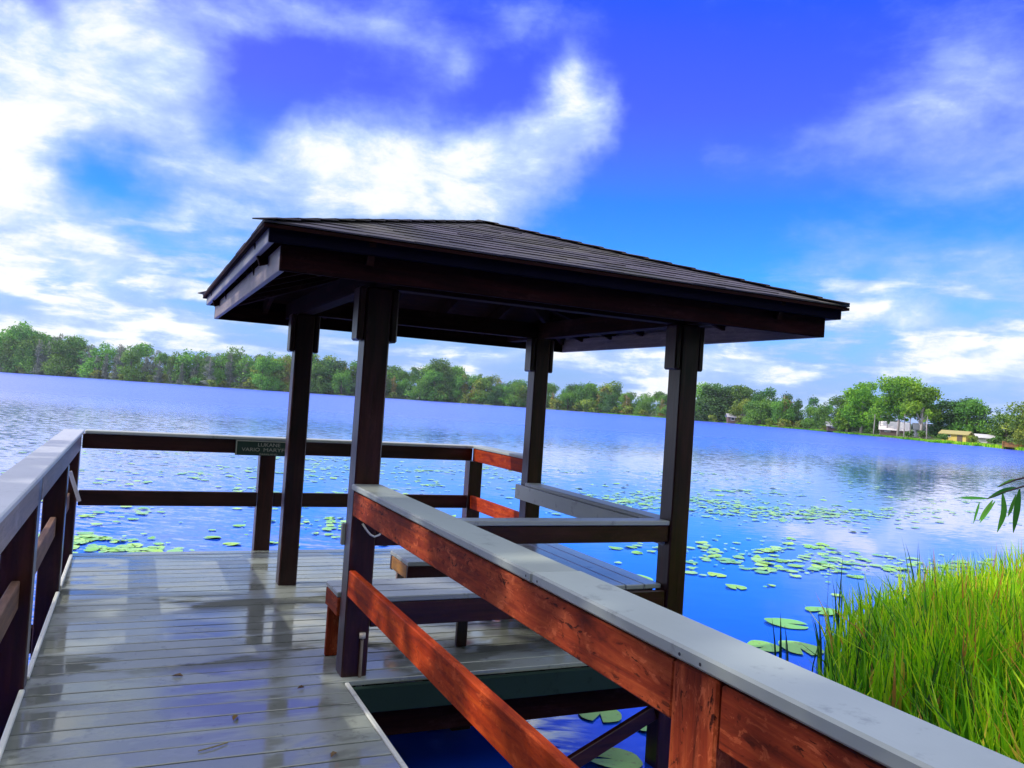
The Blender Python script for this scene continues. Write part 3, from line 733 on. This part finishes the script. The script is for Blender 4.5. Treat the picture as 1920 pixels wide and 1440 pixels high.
# ------------------------------------------------------------------ willow at the right edge
WL = leafmat('willow_leaf', [(0, (.03, .15, .02)), (.6, (.07, .28, .035)), (1, (.14, .40, .06))], .3, .35, 0)
wt_ = thing('willow_tree', 'willow sprig of narrow drooping leaves reaching in from the right edge', 'tree', (4.7, 1.55, WZ))
b = MB(); b.tube([(4.7, 1.55, WZ-.5), (4.66, 1.58, .2), (4.55, 1.62, 1.0), (4.35, 1.66, 1.75), (4.2, 1.7, 2.5)], [.05, .045, .035, .025, .01], 10); b.build('trunk', BARK, wt_, True)
b = MB(); b.tube([(4.53, 1.62, 1.05), (4.0, 1.75, 1.42), (3.5, 1.88, 1.46), (3.2, 1.98, 1.40), (3.1, 2.061, 1.357), (3.1, 2.128, 1.321)], [.016, .011, .007, .005, .0035, .0015], 8)
b.tube([(3.45, 1.89, 1.455), (3.2, 1.96, 1.38), (3.1, 2.02, 1.340), (3.1, 2.06, 1.322), (3.1, 2.112, 1.300), (3.1, 2.172, 1.268)], [.006, .005, .004, .0032, .0025, .0015], 8)
b.build('branch', BARK, wt_, True)
def wleaf(pts, wd):
    pts = [Vector(p) for p in pts]; n = 7; cur = []
    for i in range(n+1):
        t = i/n*(len(pts)-1); k = min(int(t), len(pts)-2); cur.append(pts[k].lerp(pts[k+1], t-k))
    for i in range(1, n): cur[i] = (cur[i-1]+cur[i]*2+cur[i+1])/4
    view = (cur[0]-EYE).normalized(); vs = []; fs = []
    for i, p in enumerate(cur):
        t = i/n; d = (cur[min(i+1, n)]-cur[max(i-1, 0)]).normalized(); s_ = d.cross(view).normalized()
        s_ = (s_*math.cos(.5)+d.cross(s_)*math.sin(.5)).normalized(); w_ = wd*math.sin(math.pi*min(1, t*.93+.05))**.8*.5
        vs += [p-s_*w_+Vector((0, 0, .001)), p, p+s_*w_+Vector((0, 0, .001))]
    for i in range(n):
        for k in (0, 1): fs.append((3*i+k, 3*i+k+1, 3*i+k+4, 3*i+k+3))
    return vs, fs
LV = [([(3.1, 2.06, 1.326), (3.1, 2.112, 1.306), (3.1, 2.176, 1.265)], .021), ([(3.1, 2.172, 1.268), (3.1, 2.24, 1.262), (3.1, 2.299, 1.254)], .014),
      ([(3.1, 2.205, 1.25), (3.1, 2.215, 1.21), (3.1, 2.227, 1.16)], .010), ([(3.1, 2.150, 1.265), (3.1, 2.18, 1.215), (3.1, 2.203, 1.176)], .016), ([(3.1, 2.140, 1.262), (3.1, 2.175, 1.21), (3.1, 2.2, 1.167)], .014),
      ([(3.1, 2.112, 1.298), (3.1, 2.099, 1.225), (3.1, 2.125, 1.143)], .023), ([(3.1, 2.045, 1.322), (3.1, 2.051, 1.244), (3.1, 2.061, 1.152)], .025), ([(3.1, 2.058, 1.300), (3.1, 2.075, 1.24), (3.1, 2.085, 1.212)], .014),
      ([(3.1, 2.061, 1.357), (3.1, 2.09, 1.346), (3.1, 2.135, 1.318)], .012)]
for i in range(26):   # the rest of the sprig, beyond the frame
    t = rng.random(); p = Vector((4.4, 1.66, 1.2)).lerp(Vector((3.28, 1.93, 1.41)), t)+Vector((0, 0, .06*math.sin(t*3)))
    q = p+Vector((rng.uniform(-.05, .02), rng.uniform(-.06, .06), -rng.uniform(.10, .18))); LV.append(([p, (p+q)/2+Vector((-.02, .01, .01)), q], rng.uniform(.014, .024)))
for z0, end in ((1.9, (5.5, 1.3, 2.3)), (2.1, (5.1, .9, 2.6)), (2.4, (4.9, 1.6, 3.2)), (1.4, (5.6, 1.8, 1.8)), (1.0, (5.2, 1.1, 1.3)), (2.3, (4.6, 1.0, 2.9))):
    p0 = Vector((float(np.interp(z0, [1.0, 1.75, 2.5], [4.55, 4.35, 4.2])), float(np.interp(z0, [1.0, 1.75, 2.5], [1.62, 1.66, 1.7])), z0)); e = Vector(end); md = (p0+e)/2+Vector((0, 0, .14))
    b = MB(); b.tube([p0, md, e], [.012, .008, .003], 6); b.build('branch', BARK, wt_, True)
    for i in range(10):
        t = .25+.075*i; p = p0.lerp(md, t*2) if t < .5 else md.lerp(e, t*2-1)
        q = p+Vector((rng.uniform(-.02, .06), rng.uniform(-.07, .05), -rng.uniform(.10, .19))); LV.append(([p, (p+q)/2+Vector((.02, -.01, .01)), q], rng.uniform(.014, .024)))
for pts, wd in LV:
    b = MB(); b.add(*wleaf(pts, wd)); b.build('leaf', WL, wt_, True)

# ------------------------------------------------------------------ trees of the far shore
def crown_mesh(name, lobes, n, size, mat, seed, flat=1.0):
    r_ = np.random.default_rng(seed); vol = np.array([l[3]*l[3]*l[4] for l in lobes]); pr = vol/vol.sum()
    k = r_.choice(len(lobes), n, p=pr); L = np.array(lobes)[k]
    d = r_.normal(size=(n, 3)); d /= np.linalg.norm(d, axis=1)[:, None]
    rad = r_.uniform(.35, 1.0, n)**.45
    rad *= (1+.28*np.sin(d[:, 0]*7+k)*np.sin(d[:, 2]*6+k*2))*np.where(r_.uniform(0, 1, n) < .12, r_.uniform(1.0, 1.45, n), 1)
    c = L[:, :3]+d*rad[:, None]*np.stack([L[:, 3], L[:, 3], L[:, 4]], 1)
    nn = d*.8+r_.normal(size=(n, 3))*.65; nn[:, 2] += .25; nn /= np.linalg.norm(nn, axis=1)[:, None]
    u = np.cross(nn, r_.normal(size=(n, 3))); u /= np.linalg.norm(u, axis=1)[:, None]; w_ = np.cross(nn, u)
    s = size*r_.uniform(.6, 1.35, n)[:, None]
    V = np.stack([c-u*s*.5, c-w_*s*.32*flat, c+u*s*.5, c+w_*s*.32*flat], 1).reshape(-1, 3)
    F = np.arange(4*n).reshape(n, 4)
    rn = np.clip(r_.normal(.48, .2, n)+.24*np.sin(k*2.4), 0, 1)
    return np_mesh(name, V, F, mat, np.repeat(rn, 4))
def trunk_mesh(name, pts, rad, limbs, mat):
    b = MB(); b.tube(pts, rad, 7)
    for p, q, r0 in limbs:
        p, q = Vector(p), Vector(q); mid = (p+q)/2+Vector((0, 0, .08*(q-p).length)); b.tube([p, mid, q], [r0, r0*.7, r0*.3], 5)
    return b.mesh(name, mat, smooth=True)
FOL = {
 'dark': leafmat('foliage_dark', [(0, (0.014, 0.054, 0.016)), (.5, (0.036, 0.120, 0.024)), (1, (0.090, 0.228, 0.041))], .2, .6, .25),
 'green': leafmat('foliage_green', [(0, (0.028, 0.092, 0.015)), (.5, (0.076, 0.208, 0.024)), (1, (0.191, 0.367, 0.046))], .25, .6, .28),
 'bright': leafmat('foliage_bright', [(0, (0.032, 0.114, 0.010)), (.5, (0.105, 0.267, 0.013)), (1, (0.252, 0.438, 0.025))], .3, .6, .12),
 'grey': leafmat('foliage_grey', [(0, (0.058, 0.081, 0.068)), (.5, (0.128, 0.162, 0.129)), (1, (0.242, 0.270, 0.216))], .15, .7, .22),
 'gold': leafmat('foliage_gold', [(0, (0.073, 0.098, 0.013)), (.5, (0.208, 0.184, 0.034)), (1, (0.392, 0.269, 0.069))], .25, .6, .18),
 'olive': leafmat('foliage_olive', [(0, (0.041, 0.089, 0.011)), (.5, (0.136, 0.204, 0.019)), (1, (0.299, 0.344, 0.041))], .25, .6, .15)}
def lobes_round(r_, n, w, h0, h1):
    L = []
    for i in range(n):
        a = r_.uniform(0, 6.28); rr2 = w*.5*math.sqrt(r_.random()); z = r_.uniform(h0, h1); t = (z-h0)/(h1-h0)
        rr2 *= (1-.55*t**2)*r_.uniform(.8, 1.25) * (.75+.5*t if t < .4 else 1); s_ = w*r_.uniform(.11, .25)
        L.append((rr2*math.cos(a), rr2*math.sin(a), z, s_, s_*r_.uniform(.6, .9)))
    return L
proto = {}
def make_proto(kind, k, mat, H, lobes, n, size, pts, rad, limbs, bark):
    proto.setdefault(kind, []).append((trunk_mesh(kind+'_trunk', pts, rad, limbs, bark), crown_mesh(kind+'_crown', lobes, n, size, mat, hash((len(kind), k)) % 9999), H))
for k in range(2):
    r_ = random.Random(40+k)
    def limbs_to(L, z0, r0, m=7): return [((0, 0, max(z0, l[2]*.6)), (l[0]*.9, l[1]*.9, l[2]), r0) for l in L[:m]]
    for kind, fm, n in (('oak', 'dark', 5200), ('leafy_tree', 'green', 5200), ('olive_tree', 'olive', 5200)):
        L = lobes_round(r_, 30, 11, 1.2, 12.2); make_proto(kind, k, FOL[fm], 13.5, L, n, .58, [(0, 0, -.5), (.15, .1, 3), (.3, 0, 7), (.2, .1, 10)], [.42, .34, .24, .1], limbs_to(L, 2.5, .16), BARK)
    L = [(r_.uniform(-1.2, 1.2), r_.uniform(-1.2, 1.2), 1.0+i*1.1, 2.9*(1-.045*i)*r_.uniform(.65, 1.15), 1.2) for i in range(14)]
    make_proto('bare_cypress', k, FOL['grey'], 17.5, L, 3400, .5, [(0, 0, -.5), (.05, 0, 6), (0, .1, 12), (0, 0, 17)], [.40, .26, .16, .04], limbs_to(L, 2, .09, 12), PALEBARK)
    make_proto('golden_cypress', k, FOL['gold'], 17.5, L, 2400, .62, [(0, 0, -.5), (.05, 0, 6), (0, .1, 12), (0, 0, 17)], [.40, .26, .16, .04], limbs_to(L, 2, .09, 12), PALEBARK)
    L = []
    for i in range(13):
        z = 9+8.5*r_.random(); a = r_.uniform(0, 6.28); q = r_.uniform(.3, 2.9)*(1-.5*((z-9)/8.5)**2); s_ = r_.uniform(1.1, 1.9); L.append((q*math.cos(a), q*math.sin(a), z, s_, s_*.6))
    make_proto('pine', k, FOL['green'], 18.5, L, 1300, .6, [(0, 0, -.5), (.1, 0, 7), (.25, .1, 13), (.15, 0, 18)], [.30, .24, .17, .06], limbs_to(L, 9, .08, 10), BARK)
    L = lobes_round(r_, 10, 4.2, .5, 2.6); make_proto('shore_bush', k, FOL['olive' if k else 'green'], 3.1, L, 700, .45, [(0, 0, -.3), (.1, 0, .9), (0, 0, 1.8)], [.08, .06, .03], limbs_to(L, .4, .04, 5), BARK)
PROF = [(-14, 2.1), (-7.5, 2.2), (-6.2, 2.6), (-5.0, 2.1), (-3.3, 2.0), (-1.2, 1.9), (1.3, 1.7), (3.8, 2.0), (5.8, 2.4), (7.2, 1.9), (9.2, 2.2), (11.3, 2.4), (13.5, 2.2), (16.4, 1.8), (18.6, 2.2), (19.7, 2.6), (21.2, 1.8), (23.8, 1.5), (27.6, 1.35),
        (30.9, 1.85), (32.8, 1.25), (34.9, 1.4), (38.5, 2.1), (41.2, 1.8), (42.9, 1.85), (44.3, 1.4), (45.9, 1.6), (47.0, 1.7), (50, 1.8), (53.2, 2.1), (54.7, 1.7), (55.4, 1.3), (56.6, 1.9), (64, 2.2)]
def prof(a): return float(np.interp(a, [p[0] for p in PROF], [p[1] for p in PROF]))
WORDS = {'oak': 'dark round crowned tree', 'leafy_tree': 'leafy green tree', 'olive_tree': 'olive green bushy tree', 'bare_cypress': 'grey nearly bare cypress', 'golden_cypress': 'yellowing cypress', 'pine': 'tall thin pine', 'shore_bush': 'low shoreline bush'}
def zone(a): return ('on the far shore beyond the left water' if a < 7.6 else 'on the far shore seen between the left pavilion posts' if a < 13.6 else
                     'on the far shore seen through the middle of the pavilion' if a < 26 else 'on the shore seen between the right pavilion posts' if a < 37 else
                     'on the shore right of the front right post' if a < 46.5 else 'on the house lined shore at right')
def gz(r_, rs): d = r_-rs; return WZ+float(np.interp(d, [0, 2.5, 14, 90], [.02, .28, .55, 1.3]))
def put_tree(kind, a, dr, top_el=None, H=None, wide=1.0, label=None, group=None, k=None):
    rs = shore(a)*wob(a); r_ = rs+dr; x, y = polar(a, r_); tm, cm, ph = proto[kind][rng.randrange(2) if k is None else k]
    if H is None: H = EYE.z+r_*math.tan(R(top_el))-gz(r_, rs)
    s_ = H/ph; zn = zone(a); lb = label or WORDS[kind]+' '+zn
    t = thing(kind, lb, 'bush' if kind == 'shore_bush' else 'tree', (x, y, gz(r_, rs)-.1), group or (None if label else WORDS[kind]+' group '+zn))
    t.rotation_euler = (0, 0, rng.random()*6.28); sx = wide*rng.uniform(.9, 1.12)
    t.scale = (s_*sx, s_*sx, s_)
    for nm, me in (('trunk', tm), ('crown', cm)):
        o = bpy.data.objects.new(nm, me); COL.objects.link(o); o.parent = t
    return t
def pick(a, row):
    u = rng.random()
    if a < -3: return 'pine' if u < .3 and row == 2 else 'leafy_tree' if u < .5 else 'bare_cypress'  # more grey cypress at left: far haze partly put into leaf colour
    if a < 7.4: return ('bare_cypress' if u < .72 else 'leafy_tree') if row == 0 else ('bare_cypress' if u < .5 else 'leafy_tree' if u < .85 or row < 2 else 'pine')
    if row == 2 and u < .16: return 'pine'
    if a < 20.5: return 'leafy_tree' if u < .5 else 'oak' if u < .68 else 'olive_tree' if u < .88 else 'golden_cypress'
    if a < 36: return 'leafy_tree' if u < .45 else 'oak' if u < .68 else 'golden_cypress' if u < .84 else 'olive_tree'
    return 'oak' if u < .5 else 'leafy_tree' if u < .85 else 'olive_tree'
for row, (dr, sp_, sc_) in enumerate(((5, 6.2, .90), (13, 7.5, 1.06), (25, 8.5, 1.08))):
    a = -13.0
    while a < 63:
        rs = shore(a); a += math.degrees(sp_/rs)*rng.uniform(.75, 1.25)*(0.8 if a > 44 else 1)
        if 46.9 < a < 52.3 and row < 1: continue
        if 49.0 < a < 52.3 and row < 2: continue
        if 52.2 <= a < 55.8 and row < 2: continue
        e = prof(a)*sc_*(rng.uniform(.72, 1.10) if row < 2 else rng.uniform(.86, 1.14))
        put_tree(pick(a, row), a, dr+rng.uniform(-2, 3), e, wide=rng.uniform(.85, 1.25))
a = -12.0
while a < 45.5:
    rs = shore(a); a += math.degrees(6.5/rs)*rng.uniform(.6, 1.5)
    put_tree('shore_bush', a, rng.uniform(.5, 3), H=rng.uniform(2.5, 6.0) if a < 36 else rng.uniform(2, 3.6), wide=1.2)
for a_, kd, el_, dr, wd, lb in [(38.3, 'oak', 2.05, 6, 1.5, 'broad dark oak just right of the front right pavilion post'), (43.0, 'golden_cypress', 1.75, 4, 1.5, 'rusty gold cypress standing alone by the water at right'),
                                (41.0, 'leafy_tree', 1.25, 3, 1.0, 'short bright green tree left of the rusty gold cypress'), (32.6, 'golden_cypress', 1.15, 3, 1.5, 'yellow brown cypress just left of the front right post'),
                                (31.0, 'golden_cypress', 1.6, 5, 1.5, 'tallest tan crowned cypress right of the back right post'), (19.6, 'leafy_tree', 2.65, 8, .9, 'tallest green tree seen between the near and back pavilion posts'),
                                (53.4, 'oak', 2.1, 27, 1.6, 'large dark domed oak behind the yellow house'), (52.2, 'oak', 1.9, 26, 1.3, 'dark oak touching the big bright tree'), (54.5, 'oak', 1.65, 25, 1.3, 'lower dark oak right of the domed oak'),
                                (56.9, 'olive_tree', 2.0, 6, 1.6, 'olive green tree cut by the right edge'), (-6.2, 'leafy_tree', 2.6, 10, .9, 'tallest tree at the left edge of the far shore'), (29.0, 'oak', 1.6, 6, 1.2, 'dark oak just right of the back right post')]:
    put_tree(kd, a_, dr, el_, wide=wd, label=lb)
# the big bright trees by the white boathouse
def big_tree(a_, dr, H, W, n, seed, label, low=.28):
    r_ = random.Random(seed); rs = shore(a_)*wob(a_); x, y = polar(a_, rs+dr)
    t = thing('bright_tree', label, 'tree', (x, y, gz(rs+dr, rs)-.1))
    L = lobes_round(r_, 44, W, H*low, H*.93)
    o = bpy.data.objects.new('crown', crown_mesh('bright_crown', L, n, .50, FOL['bright'], seed)); COL.objects.link(o); o.parent = t
    lim = [((0, 0, max(2.0, l[2]*.5)), (l[0]*.9, l[1]*.9, l[2]), .10) for l in L[:14]]
    o = bpy.data.objects.new('trunk', trunk_mesh('bright_trunk', [(0, 0, -.5), (.1, 0, H*.3), (.3, .1, H*.6), (.2, 0, H*.85)], [.32, .26, .18, .06], lim, PALEBARK)); COL.objects.link(o); o.parent = t
big_tree(47.75, 4, 12.6, 8.2, 9000, 5, 'bright green tall tree, left one of the sunlit pair on the shore', .18)
big_tree(49.9, 7, 13.2, 10.0, 11000, 6, 'bright green tallest tree, right one of the sunlit pair over the white boathouse', .42)
big_tree(51.2, 9, 10.8, 7.0, 6000, 8, 'bright green tree on the right flank of the sunlit pair', .40)
big_tree(46.9, 5, 7.0, 5.5, 4000, 9, 'small bright green tree left of the sunlit pair', .15)
for i, a_ in enumerate((48.5, 48.9, 49.3, 50.25, 50.6, 51.55)):
    rs = shore(a_)*wob(a_); x, y = polar(a_, rs+2.0+(i % 3)); r_ = random.Random(70+i)
    t = thing('slender_tree', 'slender pale trunked tree in front of the white boathouse', 'tree', (x, y, gz(rs+2, rs)-.1), 'slender pale trunked trees before the boathouse')
    H = r_.uniform(5.0, 7.5); L = lobes_round(r_, 7, 2.2, H*.6, H*.95)
    o = bpy.data.objects.new('crown', crown_mesh('slender_crown', L, 420, .4, FOL['bright' if i % 2 else 'green'], 80+i)); COL.objects.link(o); o.parent = t
    o = bpy.data.objects.new('trunk', trunk_mesh('slender_trunk', [(0, 0, -.4), (r_.uniform(-.3, .3), .1, H*.5), (r_.uniform(-.3, .3), 0, H*.9)], [.13, .10, .04], [], PALEBARK)); COL.objects.link(o); o.parent = t

# ------------------------------------------------------------------ houses on the shore
DARKG = plain('dark_glass', (.02, .025, .03), .15, .2, 3)
def house(label, a_, dr, w, d, hw, hr, wallc, roofc, turn=0.0, flat=False, name='house'):
    rs = shore(a_)*wob(a_); x, y = polar(a_, rs+dr); z = gz(rs+dr, rs)-.15
    t = thing(name, label, 'house' if name == 'house' else name.split('_')[-1], (x, y, z)); t.rotation_euler = (0, 0, -R(a_)+turn)
    wm_ = plain('wall_paint', wallc, .7, .12, 1.5); rm_ = plain('roof_sheet', roofc, .5, .15, 2)
    def loc(b, nm, m, par=t):
        me = b.mesh(nm, m); o = bpy.data.objects.new(nm, me); COL.objects.link(o); o.parent = par; return o
    b = MB(); b.box((-w/2, -d/2, 0), (w/2, d/2, hw), .02)
    b.add([(-w/2, -d/2, hw), (-w/2, d/2, hw), (-w/2, 0, hw+hr*.9), (w/2, -d/2, hw), (w/2, d/2, hw), (w/2, 0, hw+hr*.9)], [(0, 1, 2), (3, 5, 4)])
    loc(b, 'wall', wm_)
    b = MB(); o_ = .45
    for s_ in (-1, 1):
        p = [(-w/2-o_, s_*(d/2+o_), hw-.12), (w/2+o_, s_*(d/2+o_), hw-.12), (w/2+o_, 0, hw+hr), (-w/2-o_, 0, hw+hr)]
        q = [(a0, b0, c0+.14) for a0, b0, c0 in p]
        b.add(p+q, [(0, 1, 2, 3), (7, 6, 5, 4), (0, 4, 5, 1), (1, 5, 6, 2), (2, 6, 7, 3), (3, 7, 4, 0)])
    loc(b, 'roof', rm_)
    nwin = max(2, int(w/3))
    for i in range(nwin):
        xx = -w/2+(i+.5)*w/nwin
        if i == nwin//2:
            b = MB(); b.box((xx-.45, -d/2-.05, .05), (xx+.45, -d/2-.004, min(2.05, hw-.1)), .01); loc(b, 'door', plain('door_paint', (.12, .08, .06), .5, .2, 3))
        else:
            b = MB(); b.box((xx-.6, -d/2-.06, .85), (xx+.6, -d/2-.005, min(1.95, hw-.15)), .01); fr = loc(b, 'window', plain('window_frame', (.6, .6, .58), .5, .1, 3))
            b = MB(); b.box((xx-.5, -d/2-.075, .95), (xx+.5, -d/2-.061, min(1.85, hw-.25)), .005); loc(b, 'pane', DARKG, fr)
    return t
house('dark hut with a white gable on the shore, seen under the oak', 40.0, 3.5, 6.0, 4.0, 2.0, 1.0, (.10, .06, .05), (.30, .30, .32), .15, name='shore_hut')
house('brown shed with pale sheet roof left of the bright trees', 46.4, 9, 5.5, 5.0, 1.3, 1.0, (.07, .045, .03), (.30, .32, .35), .1, name='boat_shed')
house('white roofed boathouse behind the slender trunks', 49.7, 10, 5.6, 5.0, 1.4, 1.7, (.10, .06, .05), (.78, .74, .74), 0, name='boat_house')
house('low grey blue house under the dark oaks', 51.5, 21, 4.6, 5.0, 1.7, 1.2, (.14, .16, .20), (.13, .15, .19), .1)
house('yellow house in sunlight beneath the dark domed oak', 53.15, 10, 4.2, 4.5, 1.5, .5, (.58, .45, .10), (.34, .29, .09), -.2)
house('small white house right of the yellow house', 54.65, 13, 2.6, 3.0, 1.1, .5, (.55, .55, .52), (.5, .5, .5), .2)
for a_, h_, dr in ((52.35, 1.5, 5), (54.1, 1.5, 7), (55.2, 1.7, 6), (46.0, 1.6, 4), (50.5, 1.6, 4), (51.4, 1.8, 6), (48.3, 1.6, 5)):
    put_tree('shore_bush', a_, dr, H=h_, wide=1.2, label='low bush in front of the shore houses', group='low bushes in front of the shore houses')
rs = shore(56.4)*wob(56.4); x, y = polar(56.4, rs+2.5)
dk = thing('boat_dock', 'low tan brown landing stage at the right edge of the shore', 'dock', (x, y, WZ)); dk.rotation_euler = (0, 0, -R(56.4))
for nm, lo, hi in (('planks', (-2.2, -1.5, .35), (2.2, 1.5, .45)), ('railing', (-2.2, -1.5, 1.1), (2.2, -1.4, 1.2)), ('panel', (-2.1, -1.44, .5), (2.1, -1.41, 1.08))):
    b = MB(); b.box(lo, hi, .01); o = bpy.data.objects.new(nm, b.mesh(nm, GOLD[0])); COL.objects.link(o); o.parent = dk
for xx in (-2.1, 0, 2.1):
    b = MB(); b.box((xx-.07, -1.62, -.6), (xx+.07, -1.51, 1.25), .01); o = bpy.data.objects.new('post', b.mesh('post', GOLD[2])); COL.objects.link(o); o.parent = dk
# grass and reeds fringing the far bank
NB = 26000; aa = nr.uniform(-12, 62, NB); aa = np.where(nr.uniform(0, 1, NB) < .92, nr.uniform(30, 62, NB), aa)
rs = np.array([shore(q)*wob(q) for q in aa]); rr_o = rs+np.abs(nr.normal(0, 2.2, NB))-.8
V1, F1, R1 = blades(rr_o*np.sin(np.radians(aa)), rr_o*np.cos(np.radians(aa)), nr.uniform(.2, .55, NB)*np.where(aa > 52, 1.3, 1.0), nr.uniform(.10, .25, NB), .3, WZ-.02, 2, np.clip(nr.normal(.32, .2, NB)+np.clip((aa-48)*.03, 0, .25), 0, .9))
o = bpy.data.objects.new('shore_grass', np_mesh('shore_grass', V1, F1, GRASS, R1)); COL.objects.link(o); tag(o, kind='stuff')

# the wooded bank the boardwalk starts from, behind the camera
for x_, y_, h_, kd in ((-9, -13, 11, 'oak'), (-3, -12, 12, 'leafy_tree'), (4, -13, 12, 'oak'), (10, -11, 11, 'leafy_tree'), (15, -6, 10, 'oak'), (-15, -16, 12, 'oak'), (0, -20, 14, 'oak')):
    tm, cm, ph = proto[kd][0]; t = thing(kd, 'large tree on the bank behind the start of the boardwalk', 'tree', (x_, y_, WZ+.2), 'trees on the bank behind the boardwalk')
    t.scale = (h_/ph,)*3
    for nm, me in (('trunk', tm), ('crown', cm)):
        o = bpy.data.objects.new(nm, me); COL.objects.link(o); o.parent = t

# trees on the near left bank, whose shade falls across the start of the boardwalk
for x_, y_, h_, wd_, kd in ((-10.0, 2.9, 12.0, 1.1, 'oak'), (-14.5, 1.2, 13.5, 1.0, 'oak'), (-12.0, -3.5, 12.5, 1.0, 'leafy_tree'), (-7.5, -5.5, 10.0, .9, 'oak')):
    tm, cm, ph = proto[kd][1]; t = thing(kd, 'shade tree on the bank left of the boardwalk', 'tree', (x_, y_, WZ+.2), 'shade trees on the bank left of the boardwalk')
    t.scale = (h_/ph*wd_, h_/ph*wd_, h_/ph)
    for nm, me in (('trunk', tm), ('crown', cm)):
        o = bpy.data.objects.new(nm, me); COL.objects.link(o); o.parent = t

# the damp air over the lake
hz = MB(); hz.box((-2500, -2500, WZ-3.2), (2500, 2500, 30), .001)
HAZE, g, bs, out = new_mat('haze'); HAZE.node_tree.nodes.remove(bs)
vol = g.n('ShaderNodeVolumePrincipled'); vol.inputs['Color'].default_value = (.70, .82, 1.0, 1); vol.inputs['Density'].default_value = .00011
g.t.links.new(vol.outputs[0], out.inputs['Volume'])
tag(hz.build('haze', HAZE), kind='stuff')
